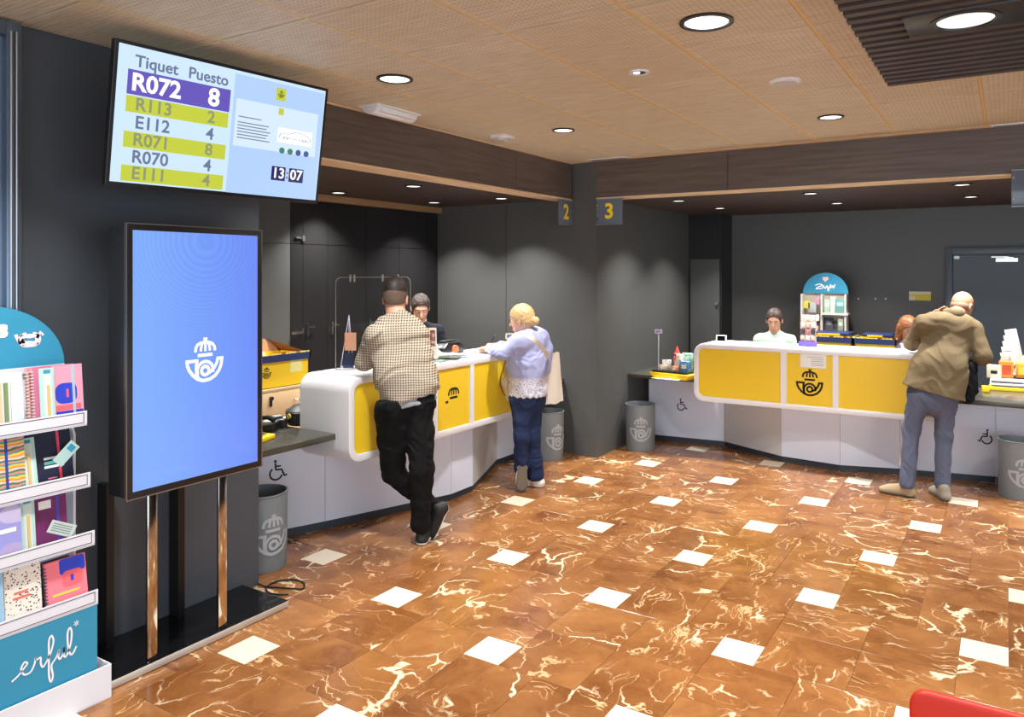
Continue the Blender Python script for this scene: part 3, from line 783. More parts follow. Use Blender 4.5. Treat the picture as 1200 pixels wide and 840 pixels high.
for i in range(7):
    rect(0.535, (0.65 if i == 0 else 0.70-0.01*(i % 3)), 0.365+i*0.024+(0.02 if i else 0), 0.373+i*0.024+(0.02 if i else 0), scr_mat('screen_fine_text', (112, 128, 150)), 0.0019, 'text_line')
rect(0.74, 0.93, 0.40, 0.52, WHITEGLOW, 0.0018)
strokes_mesh([([(-.5, -.1), (-.45, .1), (-.2, .1), (0, .25), (.3, .22), (.48, .05), (.5, -.12), (-.5, -.12)], .02, False), (circ(-.3, -.12, .07, n=10), .02, False), (circ(.3, -.12, .07, n=10), .02, False)],
             lambda u, v: TM @ Vector((X(0.835)+u*0.19, Yv(0.46)+v*0.10, 0.0024)), 'van_drawing', scr_mat('screen_fine_text', (112, 128, 150)), TT)
for i in range(4):
    MB(TM).cyl((X(0.77+i*0.045), Yv(0.585), 0.001), 0.016, 0.001, 20).build('round_icon', scr_mat('screen_icon_%d' % (i//2), [(70, 130, 110), (60, 90, 150)][i//2]), TT, smooth=False)
for (x0, x1, s) in ((0.725, 0.80, '13'), (0.82, 0.90, '07')):
    rect(x0, x1, 0.72, 0.835, S4, 0.0016, 'clock_field'); tx(s, (x0+x1)/2, 0.778, 0.075, WHITEGLOW, bold=.02)
tx(':', 0.81, 0.775, 0.07, S5)
MB().box(-3.68, -3.66, 2.16, 2.46, 2.36, 2.62).box(-3.67, -3.32, 2.24, 2.28, 2.47, 2.51).box(-3.67, -3.32, 2.34, 2.38, 2.47, 2.51).build('wall_bracket', BLACK, tv)

# ------------------------------------------------------------------ card display stand with notebooks
st = thing('display_stand', (-3.42, 1.40, 0), 'white and teal cardboard display stand of notebooks at the left edge', 'display stand')
CARD = mat('white_card', rgb(228, 230, 238), 0.6)
Y0, Y1 = 1.10, 1.70
arch = [(Y0, 1.40)]+[(1.40-0.30*math.cos(PI*i/24), 1.40+0.262*math.sin(PI*i/24)) for i in range(25)]+[(Y1, 1.40)]
MB().prism(arch, -3.55, -3.535, 'x').build('header', TEAL, st, smooth=False)
MB().box(-3.552, -3.533, Y0, Y1, 1.375, 1.40).build('header_edge', CARD, st, smooth=False)
MB().box(-3.552, -3.546, Y0, Y1, 0.06, 1.375).build('back_panel', CARD, st, smooth=False)
for yy in (Y0, Y1-0.012):
    MB().prism([(-3.546, 0.1), (-3.27, 0.1), (-3.27, 0.42), (-3.44, 0.47), (-3.44, 1.10), (-3.50, 1.20), (-3.50, 1.375), (-3.546, 1.375)], yy+.002, yy+0.012, 'y').build('side_panel', CARD, st, smooth=False)
SH = [(-3.348, 1.211), (-3.321, 0.953), (-3.287, 0.713), (-3.261, 0.470)]
for i, (xf, zt) in enumerate(SH):
    sh = MB().box(-3.546, xf, Y0, Y1, zt-0.062, zt-0.056).build('shelf', CARD, st, smooth=False)
    MB().box(xf-0.004, xf, Y0, Y1, zt-0.058, zt).build('shelf_lip', CARD, sh, smooth=False)
    for (a, b) in ((zt-0.009, zt-0.0065), (zt-0.05, zt-0.0475)):
        MB().box(xf, xf+0.0006, Y0+.015, Y1-.012, a, b).build('ink_line', BLACKINK, sh, smooth=False)
    MB().box(xf, xf+0.0006, Y1-.0145, Y1-.012, zt-0.05, zt-0.0065).build('ink_line', BLACKINK, sh, smooth=False)
MB().box(-3.52, -3.262, Y0+.003, Y1-.003, 0.05, 0.408).build('teal_box', TEAL, st, smooth=False)
# open white tray the box stands in
trp = MB(); trp.box(-3.56, -3.245, Y0-.04, 1.745, 0.0, 0.006)
trp.box(-3.249, -3.243, Y0-.04, 1.745, 0.006, 0.142).box(-3.56, -3.554, Y0-.04, 1.745, 0.006, 0.142).box(-3.554, -3.249, 1.739, 1.745, 0.006, 0.142).box(-3.554, -3.249, Y0-.04, Y0-.034, 0.006, 0.142)
trp.build('base_tray', CARD, st, smooth=False)
# hand-lettered script on the teal box and the header
sM = frame(Vector((-3.2612, 1.395, 0.238)), (0, 1, 0), (0, 0, 1))
def sc_(pts, wd=.012, s=1.0): return ([(a*s, b*s) for a, b in pts], wd, False)
def smooth_path(p, n=6):
    out = []; P = [p[0]]+p+[p[-1]]
    for i in range(1, len(P)-2):
        for k in range(n):
            t = k/n; a, b, c, d = P[i-1], P[i], P[i+1], P[i+2]
            out.append(tuple(0.5*((2*b[j])+(-a[j]+c[j])*t+(2*a[j]-5*b[j]+4*c[j]-d[j])*t*t+(-a[j]+3*b[j]-3*c[j]+d[j])*t**3) for j in (0, 1)))
    out.append(p[-1]); return out
script = [(-.16, -.01), (-.13, .005), (-.10, .03), (-.085, .045), (-.10, .055), (-.115, .03), (-.10, .0), (-.07, .0), (-.05, .03), (-.045, .055), (-.04, .045), (-.02, .048), (-.019, .02), (-.008, .0),
          (.01, .018), (.03, .05), (.045, .10), (.035, .13), (.022, .11), (.022, .04), (.022, -.05), (.032, -.085), (.042, -.06), (.035, -.01), (.06, .02), (.075, .05), (.07, .02), (.08, .005), (.098, .03), (.10, .05), (.10, .01), (.115, .01), (.135, .06), (.14, .11), (.13, .135), (.118, .11), (.122, .04), (.135, .005), (.15, .01), (.165, .035)]
lt = strokes_mesh([(smooth_path([(a*.72, b*.85) for a, b in script]), .007, False)], lambda u, v: sM @ Vector((u+.1, v, 0.0008)), 'lettering', WHITEINK, st, 0.01)
strokes_mesh([([(0.165+.014*math.cos(a), .145+.014*math.sin(a)), (0.165-.014*math.cos(a), .145-.014*math.sin(a))], .005, False) for a in (0.3, 1.35, 2.4)],
             lambda u, v: sM @ Vector((u*.72+.1, v*.85, 0.0008)), 'asterisk', WHITEINK, st, 0.01)
hM = frame(Vector((-3.5345, 1.40, 1.40)), (0, 1, 0), (0, 0, 1))
text('s', 0.10, hM @ Matrix.Translation((0.062, 0.165, 0.001)), WHITEINK, st, 'CENTER', 0.05)
strokes_mesh([(circ(0.15, .115, .028, 90, 270, 8)+circ(.175, .115, .028, -90, 90, 8), .008, False), ([(.135, .10), (.135, .13), (.19, .13), (.19, .10), (.135, .10)], .02, False), ([(.11, .14), (.125, .10), (.14, .12)], .012, False), ([(.19, .12), (.205, .145), (.215, .13)], .012, False)],
             lambda u, v: hM @ Vector((u, v, 0.001)), 'drawn_motif', mat('pale_pink_ink', rgb(238, 222, 226), .6), st, 0.02)

# books and packs on the stand
def ynear(px, Xp):
    d = ((px-VPX)/F_PX*CS-SN, (px-VPX)/F_PX*SN+CS); Zc = Xp/d[0]; return Zc*d[1]
def zat(px, py, Xp):
    d = ((px-VPX)/F_PX*CS-SN); Zc = Xp/d; return CAM_H-(py-VPY)*Zc/F_PX
def cover_mat(name, cols, scale, mode='blob'):
    m = bpy.data.materials.new(name); m.use_nodes = True; nt = m.node_tree; b = nt.nodes['Principled BSDF']
    tc = N(nt, 'ShaderNodeTexCoord')
    if mode == 'blob':
        n = N(nt, 'ShaderNodeTexNoise'); n.inputs['Scale'].default_value = scale; n.inputs['Detail'].default_value = 0
        nt.links.new(tc.outputs['Object'], n.inputs['Vector'])
        cr_ = N(nt, 'ShaderNodeValToRGB'); cr_.color_ramp.interpolation = 'CONSTANT'
        el = cr_.color_ramp.elements
        lo, hi = 0.40, 0.60
        el[0].position = 0; el[0].color = rgb(*cols[0]); el[1].position = lo; el[1].color = rgb(*cols[1])
        for i, c in enumerate(cols[2:]):
            e = el.new(lo+(hi-lo)*(i+1)/max(1, len(cols)-2)); e.color = rgb(*c)
        nt.links.new(n.outputs['Fac'], cr_.inputs[0]); nt.links.new(cr_.outputs[0], b.inputs['Base Color'])
    elif mode == 'spots':
        n = N(nt, 'ShaderNodeTexVoronoi'); n.inputs['Scale'].default_value = scale
        nt.links.new(tc.outputs['Object'], n.inputs['Vector'])
        f = math_node(nt, 'LESS_THAN', n.outputs['Distance'], 0.30)
        nt.links.new(mixc(nt, f, rgb(*cols[0]), rgb(*cols[1])), b.inputs['Base Color'])
    elif mode == 'bands':
        sp = N(nt, 'ShaderNodeSeparateXYZ'); nt.links.new(tc.outputs['Object'], sp.inputs[0])
        n = N(nt, 'ShaderNodeTexNoise'); n.inputs['Scale'].default_value = 18; nt.links.new(tc.outputs['Object'], n.inputs['Vector'])
        z = math_node(nt, 'ADD', math_node(nt, 'MULTIPLY', sp.outputs[2], scale), math_node(nt, 'MULTIPLY', n.outputs['Fac'], 0.5))
        fr = math_node(nt, 'FRACT', z)
        cr_ = N(nt, 'ShaderNodeValToRGB'); cr_.color_ramp.interpolation = 'CONSTANT'; el = cr_.color_ramp.elements
        el[0].color = rgb(*cols[0]); el[0].position = 0; el[1].position = 1/len(cols); el[1].color = rgb(*cols[1])
        for i, c in enumerate(cols[2:]): e = el.new((i+2)/len(cols)); e.color = rgb(*c)
        nt.links.new(fr, cr_.inputs[0]); nt.links.new(cr_.outputs[0], b.inputs['Base Color'])
    b.inputs['Roughness'].default_value = 0.4
    return m
def book(px0, px1, ytop, shelf, cover, label, dx=0.03, thick=0.012, lean=0.10, spiral=None, band=None, motif=None, tilt=0.0, name='notebook', cat='notebook', pages=PAPER):
    xf, zt = SH[shelf]; Xp = xf-dx
    ya, yb = ynear(px0, Xp), ynear(px1, Xp); z0 = zt-0.056; z1 = zat((px0+px1)/2, ytop, Xp-0.02)
    h = (z1-z0)/math.cos(lean)
    ya = max(ya, Y0+0.01)
    right = Vector((0, math.cos(tilt), math.sin(tilt))); up = Vector((-math.sin(lean), -math.sin(tilt)*math.cos(lean), math.cos(lean)))
    up = (up-right*up.dot(right)).normalized()
    M = frame(Vector((Xp, ya, z0+(0.0 if tilt >= 0 else 0.004))), right, up)
    wd = yb-ya
    t = thing(name, M @ Vector((wd/2, 0, 0)), label, cat, 'stationery on the display stand')
    MB(M).box(0.003, wd-.003, 0.002, h-.003, -thick, 0).build('pages', pages, t, smooth=False)
    MB(M).box(0, wd, 0, h, 0, 0.0015).box(0, wd, 0, h, -thick-.0015, -thick).build('cover', cover, t, smooth=False)
    if spiral:
        n = int(h/0.014)
        mbs = MB(M)
        for i in range(n):
            v = 0.012+i*(h-.02)/n
            mbs.box(-0.005, 0.006, v, v+0.004, -thick-.003, 0.0035)
        mbs.build('spiral_binding', spiral, t, smooth=False)
    if band: MB(M).box(wd*band[0], wd*band[0]+0.010, 0, h, 0.0016, 0.003).build('elastic_band', band[1], t, smooth=False)
    if motif: motif(M, wd, h, t)
    return t, M, wd, h
def m_pack(M, wd, h, t):
    MB(M).box(wd*.25, wd*.8, h*.08, h*.9, .0015, .003).build('window', mat('pack_window', rgb(206, 222, 214), .3), t, smooth=False)
    MB(M).box(wd*.45, wd*.60, h*.12, h*.72, .003, .009).build('pencil', mat('gold_pencil', rgb(214, 180, 120), .4), t, smooth=False)
    MB(M).box(wd*.28, wd*.75, h*.91, h*.97, .0015, .0022).build('print_block', TEAL, t, smooth=False)
MINT = flatc(176, 212, 208)
def m_title(col, lines, m2=None):
    def f(M, wd, h, t):
        for (u0, u1, v0, v1, c) in lines: MB(M).box(wd*u0, wd*u1, h*v0, h*v1, .0015, .0022).build('print_block', c, t, smooth=False)
    return f
PINK = flatc(240, 160, 184); BLUE_ = flatc(44, 66, 200); CORAL = flatc(244, 104, 110); NAVY = flatc(24, 28, 56); PLUM = flatc(110, 34, 92)
def m_pinkblue(M, wd, h, t):
    MB(M).prism(rrect(wd*.02, wd*.78, h*.36, h*.70, .03), .0015, .002).build('print_block', BLUE_, t, smooth=False)
    MB(M).prism(rrect(wd*.02, wd*.98, h*.0, h*.24, .004), .0015, .002).build('print_block', BLUE_, t, smooth=False)
    MB(M).box(wd*.02, wd*.9, h*.25, h*.34, .0015, .002).build('print_block', CORAL, t, smooth=False)
    MB(M).prism(rrect(wd*.40, wd*.48, h*.46, h*.60, .003), .002, .0026).build('print_block', CORAL, t, smooth=False)
def m_hello(M, wd, h, t):
    MB(M).prism(rrect(wd*.35, wd*.98, h*.70, h*.99, .01), .0015, .002).build('print_block', BLUE_, t, smooth=False)
    MB(M).prism(rrect(wd*.40, wd*.90, h*.45, h*.75, .02), .002, .0025).build('print_block', CORAL, t, smooth=False)
    MB(M).box(wd*.15, wd*.8, h*.33, h*.37, .0015, .0022).build('print_block', flatc(250, 206, 70), t, smooth=False)
    MB(M).box(wd*.02, wd*.5, h*.02, h*.16, .0015, .0022).build('print_block', flatc(226, 52, 40), t, smooth=False)
    MB(M).prism(rrect(wd*.6, wd*.68, h*.54, h*.66, .003), .0025, .003).build('print_block', BLUE_, t, smooth=False)
# shelf 1
book(-60, 29, 440, 0, flatc(206, 214, 220), 'clear gift box of pencils on the top shelf of the stand', dx=.03, thick=.03, name='pencil_box', cat='box',
     motif=lambda M, wd, h, t: [MB(M).box(wd*(.55+.09*i), wd*(.60+.09*i), h*.12, h*.85, .0015, .01).build('pencil', c, t, smooth=False) for i, c in enumerate((flatc(190, 84, 70), flatc(220, 190, 150), flatc(120, 140, 90), flatc(230, 230, 220)))])
book(34, 62, 430, 0, flatc(206, 132, 136), 'pink spiral notebook behind the mint pencil pack, top shelf', dx=.075, spiral=flatc(228, 214, 200, 0.3))
book(40, 90, 428, 0, flatc(208, 120, 150), 'rose spiral notebook half hidden between the packs, top shelf', dx=.06, spiral=flatc(228, 214, 200, 0.3))
book(66, 99, 427, 0, PINK, 'pink and blue notebook with a pale elastic band, top shelf', dx=.04, band=(.62, flatc(170, 200, 214)), motif=m_pinkblue)
book(49, 66, 431, 0, MINT, 'mint green pencil pack standing on the top shelf', dx=.02, thick=.004, motif=m_pack, name='pencil_pack', cat='pencil pack')
# shelf 2
book(-50, 31, 513, 1, cover_mat('striped_cover', [(232, 150, 60), (240, 196, 70), (80, 150, 140), (222, 140, 120), (70, 120, 90), (230, 200, 190)], 22, 'bands'), 'multicoloured striped notebook with a blue band, second shelf', dx=.03, band=(.70, flatc(34, 66, 160)))
book(26, 88, 506, 1, NAVY, 'navy spiral notebook with a coral band on the second shelf', dx=.05, lean=.2, spiral=flatc(190, 210, 206, .3), band=(.72, flatc(232, 70, 96)),
     motif=m_title(None, [(.45, .72, .52, .56, WHITEINK), (.45, .80, .44, .49, flatc(90, 190, 180)), (.45, .82, .38, .42, WHITEINK), (.5, .68, .20, .22, flatc(232, 120, 150))]))
book(26, 46, 514, 1, MINT, 'mint pencil pack lying against the navy notebook, second shelf', dx=.036, thick=.004, lean=.2, motif=m_pack, name='pencil_pack', cat='pencil pack')
tgM = frame(Vector((-3.36, 1.595, 1.0)), (0, .72, .69), (0, -.69, .72))
t = thing('price_tag', tgM @ Vector((0, 0, 0)), 'mint tag poking out at an angle at the right end of the second shelf', 'tag')
MB(tgM).box(0, .10, -.012, .036, 0, .003).build('card', MINT, t, smooth=False); MB(tgM).box(.065, .09, .0, .028, .003, .004).build('print_block', TEAL, t, smooth=False)
book(70, 86, 505, 1, flatc(120, 160, 150), 'green patterned notebook behind the navy one, second shelf', dx=.09)
# shelf 3
book(-40, 27, 588, 2, cover_mat('lilac_cover', [(176, 160, 200), (150, 150, 214), (190, 180, 214)], 4), 'lilac and blue notebook on the third shelf', dx=.02, motif=m_title(None, [(.6, .9, .5, .56, WHITEINK)]))
book(42, 80, 578, 2, PLUM, 'plum notebook with a white label and blue band, third shelf', dx=.05, band=(.68, flatc(70, 66, 170)), motif=m_title(None, [(.14, .52, .76, .90, PAPER)]))
book(17, 40, 584, 2, NAVY, 'dark spiral notebook behind the mint pack, third shelf', dx=.06, spiral=flatc(170, 190, 190, .3))
book(25, 43, 583, 2, MINT, 'mint pencil pack in front of the plum notebook, third shelf', dx=.035, thick=.004, motif=m_pack, name='pencil_pack', cat='pencil pack')
tgM = frame(Vector((-3.318, 1.555, .758)), (0, .88, -.47), (0, .47, .88))
t = thing('price_tag', tgM @ Vector((0, 0, 0)), 'tilted white tag with fine print before the plum notebook', 'tag')
MB(tgM).box(-.02, .085, -.02, .03, 0, .003).build('card', flatc(200, 216, 210), t, smooth=False)
for i in range(4): MB(tgM).box(-.01, .07, -.01+.009*i, -.007+.009*i, .003, .0035).build('text_line', flatc(110, 130, 130), t, smooth=False)
# shelf 4
book(-30, 6, 665, 3, flatc(150, 190, 216), 'pale blue notebook at the left end of the bottom shelf', dx=.02)
book(7, 50, 658, 3, cover_mat('spotted_cover', [(236, 226, 214), (26, 22, 24)], 95, 'spots'), 'black and cream spotted notebook on the bottom shelf', dx=.03, motif=m_title(None, [(.25, .62, .52, .56, flatc(214, 120, 100)), (.22, .68, .44, .48, flatc(214, 120, 100))]))
book(48, 84, 655, 3, flatc(40, 60, 70), 'dark spiral notebook behind the bottom pink one', dx=.07, spiral=flatc(150, 160, 160, .3))
book(56, 104, 654, 3, flatc(244, 126, 140), 'pink notebook with blue top and a spiral back, bottom shelf', dx=.03, lean=.16, spiral=flatc(60, 66, 90, .3), motif=m_hello)

# ------------------------------------------------------------------ red chair at the lower right
ch = thing('red_chair', (0.03, 1.68, 0), 'red plastic chair seen from above at the lower right corner', 'chair')
prof = rrect(-0.20, 0.27, 0.42, 0.805, [0.04, 0.04, 0.03, 0.03], 6)
MB().prism(prof, 1.975, 2.0, 'y').build('backrest', RED, ch, bevel=0.008, seg=3)
MB().prism(rrect(-0.20, 0.27, 1.54, 1.98, 0.05), 0.43, 0.455, 'z').build('seat', RED, ch, bevel=0.008, seg=3)
for (x, y) in ((-0.17, 1.58), (0.24, 1.58), (-0.17, 1.94), (0.24, 1.94)): MB().tube([(x*1.0, y, 0.43), (x+(0.02 if x > 0 else -.02), y, 0.0)], 0.012, 10).build('leg', CHROME, ch)

# ------------------------------------------------------------------ organic shapes: signed distances meshed by surface nets
class SDF:
    def __init__(s, h): s.h = h; s.ops = []
    def cap(s, a, b, ra, rb=None, k=0.02, flat=None, mode='add'):
        a = np.array(a, float); b = np.array(b, float); rb = ra if rb is None else rb
        if flat is not None: fd = np.array(flat[0], float); fd /= np.linalg.norm(fd); fq = flat[1]
        def f(P):
            ab = b-a; L = max(ab.dot(ab), 1e-9)
            t = np.clip(((P-a) @ ab)/L, 0, 1)
            v = P-a-t[..., None]*ab
            if flat is not None: v = v+(1/fq-1)*(v @ fd)[..., None]*fd
            d = np.linalg.norm(v, axis=-1)-(ra+(rb-ra)*t)
            return d*(fq if flat is not None else 1)
        r = max(ra, rb)
        s.ops.append((np.minimum(a, b)-r, np.maximum(a, b)+r, f, k, mode)); return s
    def ell(s, c, R, r, k=0.015, mode='add'):
        c = np.array(c, float); R = np.array(R, float); r = np.array(r, float)
        def f(P):
            p = (P-c) @ R.T
            k0 = np.linalg.norm(p/r, axis=-1); k1 = np.linalg.norm(p/(r*r), axis=-1)
            return k0*(k0-1)/np.maximum(k1, 1e-6)
        m = r.max(); s.ops.append((c-m, c+m, f, k, mode)); return s
    def half(s, p, n, lo, hi, k=0.004, wave=None):    # cut away the side the normal points to
        p = np.array(p, float); n = np.array(n, float); n /= np.linalg.norm(n)
        def f(P):
            d = -((P-p) @ n)
            if wave is not None: d = d+wave(P)
            return d
        s.ops.append((np.array(lo, float), np.array(hi, float), f, k, 'sub')); return s
    def fold(s, amp, freq, seed=0, lo=None, hi=None):
        rs = np.random.RandomState(seed); A = rs.normal(size=(5, 3)); A /= np.linalg.norm(A, axis=1)[:, None]; ph = rs.rand(5)*6
        def f(P):
            d = 0
            W = P+0.03*np.sin(P[..., ::-1]*freq*0.6+1)
            for i in range(5): d = d+np.sin((W @ A[i])*freq*(0.7+0.25*i)+ph[i])
            e = 0
            for i in range(3): e = e+(np.abs(np.sin((W @ A[i])*freq*0.9+2.2*d*0.35+ph[4-i]))-0.6)
            return d*amp/5+e*amp*0.45
        s.ops.append((lo, hi, f, 0, 'disp')); return s
    def mesh(s, name):
        h = s.h
        adds = [o for o in s.ops if o[4] == 'add']
        lo = np.min([o[0] for o in adds], axis=0)-4*h; hi = np.max([o[1] for o in adds], axis=0)+4*h
        n = np.ceil((hi-lo)/h).astype(int)+1
        D = np.full(n, 1.0, np.float32)
        ax = [lo[i]+h*np.arange(n[i]) for i in range(3)]
        for (a, b, f, k, mode) in s.ops:
            if a is None: a, b = lo, hi
            m = k+3*h
            i0 = np.maximum(0, np.floor((a-m-lo)/h).astype(int)); i1 = np.minimum(n, np.ceil((b+m-lo)/h).astype(int)+1)
            if (i1 <= i0).any(): continue
            sl = tuple(slice(i0[i], i1[i]) for i in range(3))
            S = D[sl]
            if mode in ('disp', 'sub'):
                idx = np.nonzero(np.abs(S) < 6*h) if mode == 'disp' else np.nonzero(S < 6*h)
                if len(idx[0]) == 0: continue
                P = np.stack([ax[i][i0[i]+idx[i]] for i in range(3)], -1)
                d = f(P)
                if mode == 'disp': S[idx] += d
                else:
                    x = S[idx]; kk = max(k, 1e-5); dd = -d
                    # smooth max(x, -f)
                    g = -d*-1 if False else d
                    y = -g
                    hh = np.clip(0.5+0.5*(x-y)/kk, 0, 1)
                    S[idx] = y*(1-hh)+x*hh+kk*hh*(1-hh)
                continue
            P = np.stack(np.meshgrid(ax[0][sl[0]], ax[1][sl[1]], ax[2][sl[2]], indexing='ij'), -1).astype(np.float32)
            d = f(P)
            if mode == 'carve':
                x = S; y = -d; hh = np.clip(0.5+0.5*(x-y)/max(k, 1e-5), 0, 1)
                D[sl] = y*(1-hh)+x*hh+k*hh*(1-hh)
            else:
                kk = max(k, 1e-5); hh = np.clip(0.5+0.5*(S-d)/kk, 0, 1)
                D[sl] = S*(1-hh)+d*hh-kk*hh*(1-hh)
        ins = D < 0
        c = np.zeros(tuple(n-1), np.int8)
        for i in (0, 1):
            for j in (0, 1):
                for l in (0, 1): c += ins[i:n[0]-1+i, j:n[1]-1+j, l:n[2]-1+l]
        cells = np.argwhere((c > 0) & (c < 8))
        ids = np.full(tuple(n-1), -1, np.int32); ids[tuple(cells.T)] = np.arange(len(cells))
        acc = np.zeros((len(cells), 3)); cnt = np.zeros(len(cells))
        corners = [(i, j, l) for i in (0, 1) for j in (0, 1) for l in (0, 1)]
        for A in corners:
            for axx in range(3):
                if A[axx]: continue
                B = list(A); B[axx] = 1
                va = D[tuple((cells+np.array(A)).T)]; vb = D[tuple((cells+np.array(B)).T)]
                mk = (va < 0) != (vb < 0)
                t = va/(va-vb+1e-12)
                p = np.array(A, float)[None]+np.zeros((len(cells), 3)); p[:, axx] += t
                acc[mk] += p[mk]; cnt[mk] += 1
        V = (cells+acc/np.maximum(cnt, 1)[:, None])*h+lo
        F = []
        for axx in range(3):
            sl0 = [slice(None)]*3; sl1 = [slice(None)]*3; sl0[axx] = slice(0, -1); sl1[axx] = slice(1, None)
            E = ins[tuple(sl0)] != ins[tuple(sl1)]
            e = np.argwhere(E)
            u, v = [(1, 2), (2, 0), (0, 1)][axx]
            e = e[(e[:, u] > 0) & (e[:, v] > 0) & (e[:, u] < n[u]-1) & (e[:, v] < n[v]-1)]
            du = np.zeros(3, int); du[u] = 1; dv = np.zeros(3, int); dv[v] = 1
            qd = np.stack([ids[tuple((e-du-dv).T)], ids[tuple((e-dv).T)], ids[tuple(e.T)], ids[tuple((e-du).T)]], 1)
            fl = ~ins[tuple(e.T)]
            qd[fl] = qd[fl][:, ::-1]
            F.append(qd)
        F = np.concatenate(F); F = F[(F >= 0).all(1)]
        return V, F
    def build(s, name, material, parent):
        V, F = s.mesh(name); o0 = np.array(origin(parent))
        me = bpy.data.meshes.new(name)
        me.vertices.add(len(V)); me.vertices.foreach_set('co', (V-o0).astype(np.float32).ravel())
        me.loops.add(len(F)*4); me.loops.foreach_set('vertex_index', F.astype(np.int32).ravel())
        me.polygons.add(len(F)); me.polygons.foreach_set('loop_start', np.arange(0, len(F)*4, 4, dtype=np.int32))
        me.polygons.foreach_set('use_smooth', np.ones(len(F), bool))
        me.update(calc_edges=True); me.validate()
        me.materials.append(material)
        o = bpy.data.objects.new(name, me); COL.objects.link(o); o.parent = parent
        return o

def fr3(yaw_vec, pitch=0.0, roll=0.0):    # forward, right, up of a head or hand
    F = Vector(yaw_vec).normalized(); U = Vector((0, 0, 1)); R = F.cross(U).normalized()
    U = R.cross(F)
    F2 = F*math.cos(pitch)+U*math.sin(pitch); U2 = U*math.cos(pitch)-F*math.sin(pitch)
    R2 = R*math.cos(roll)+U2*math.sin(roll); U3 = U2*math.cos(roll)-R*math.sin(roll)
    return F2, R2, U3
def head_ops(S, c, fr, neck_to, neck_r=0.055, s=1.0):
    F, R, U = fr; c = Vector(c); M = [list(F), list(R), list(U)]
    P = lambda f, r, u: c+s*(F*f+R*r+U*u)
    S.ell(P(-.008, 0, .03), M, [.098*s, .076*s, .092*s], .01)
    S.ell(P(.03, 0, -.035), M, [.064*s, .057*s, .080*s], .03)
    S.cap(P(.062, -.012, -.098), P(.062, .012, -.098), .020*s, .020*s, .03)
    S.cap(P(.090, 0, .012), P(.112, 0, -.022), .008*s, .013*s, .012)
    S.ell(P(.079, 0, .034), M, [.016*s, .048*s, .012*s], .012)
    for e in (-1, 1):
        S.ell(P(.094, e*.03, .012), M, [.016*s, .017*s, .012*s], .01, mode='carve')
        S.ell(P(-.004, e*.079, -.004), M, [.019*s, .009*s, .031*s], .006)
        S.ell(P(.004, e*.087, -.002), M, [.008*s, .006*s, .014*s], .004, mode='carve')
    S.ell(P(.088, 0, -.060), M, [.012*s, .024*s, .006*s], .006)
    S.ell(P(.086, 0, -.072), M, [.012*s, .021*s, .007*s], .005)
    S.cap(P(-.018, 0, -.055), neck_to, neck_r, neck_r*1.12, .025)
def face_parts(c, fr, parent, brow, s=1.0):
    F, R, U = fr; c = Vector(c); P = lambda f, r, u: c+s*(F*f+R*r+U*u)
    for e in (-1, 1):
        mb = MB(); mb.lathe(P(.078, e*.03, .012), [(0, -.011)]+[(.0115*math.sin(a), -.0115*math.cos(a)) for a in (0.5, 1, 1.57, 2.1, 2.6)]+[(0, .0115)], 14, axis=F)
        ey = mb.build('eye', mat('eye_white', rgb(230, 226, 220), .2), parent)
        MB().cyl(P(.0885, e*.03, .012), .0052, .0015, 12, axis=F).build('iris', mat('dark_iris', rgb(50, 34, 24), .2), ey)
        MB().tube([P(.093, e*.014, .030), P(.094, e*.032, .036), P(.083, e*.05, .031)], [.003, .004, .002], 6).build('eyebrow', brow, parent)
    MB().tube([P(.096, -.02, -.066), P(.099, 0, -.064), P(.096, .02, -.066)], [.002, .0045, .002], 6).build('lips', mat('lip_tone', rgb(176, 104, 92), .5), parent)
def hand_ops(S, wrist, D, Nrm, side, curl=0.5, s=1.0, r=0.0085):
    """D finger direction, Nrm palm normal (fingers curl towards it), side = direction of the thumb"""
    D = Vector(D).normalized(); Nn = Vector(Nrm); Nn = (Nn-D*Nn.dot(D)).normalized(); T = Vector(side); T = (T-D*T.dot(D)-Nn*T.dot(Nn)).normalized()
    w_ = Vector(wrist)
    P = lambda d, t, n: w_+s*(D*d+T*t+Nn*n)
    S.cap(P(-.02, 0, 0), P(.02, 0, 0), .026*s, .026*s, .015, flat=(tuple(Nn), .75))
    for t in (-.024, -.008, .008, .024): S.cap(P(.015, t*.7, 0), P(.082, t*1.15, 0), .015*s, .0125*s, .008)
    for i, (t, L) in enumerate(((-.030, .058), (-.010, .070), (.010, .077), (.030, .070))):
        b = P(.082, t, 0); a1 = curl*(1+.12*i); d1 = D*math.cos(a1)+Nn*math.sin(a1); p1 = b+d1*L*.45*s
        a2 = a1+curl*1.3; d2 = D*math.cos(a2)+Nn*math.sin(a2); p2 = p1+d2*L*.32*s
        a3 = a2+curl*.9; d3 = D*math.cos(a3)+Nn*math.sin(a3); p3 = p2+d3*L*.23*s
        S.cap(b, p1, r*1.1*s, r*s, .003); S.cap(p1, p2, r*s, r*.92*s, .003); S.cap(p2, p3, r*.92*s, r*.8*s, .003)
    b = P(.018, .026, .008); p1 = P(.050, .050, .018); p2 = P(.078, .050, .03)
    S.cap(b, p1, .0135*s, .0105*s, .006); S.cap(p1, p2, .0105*s, .0085*s, .004)

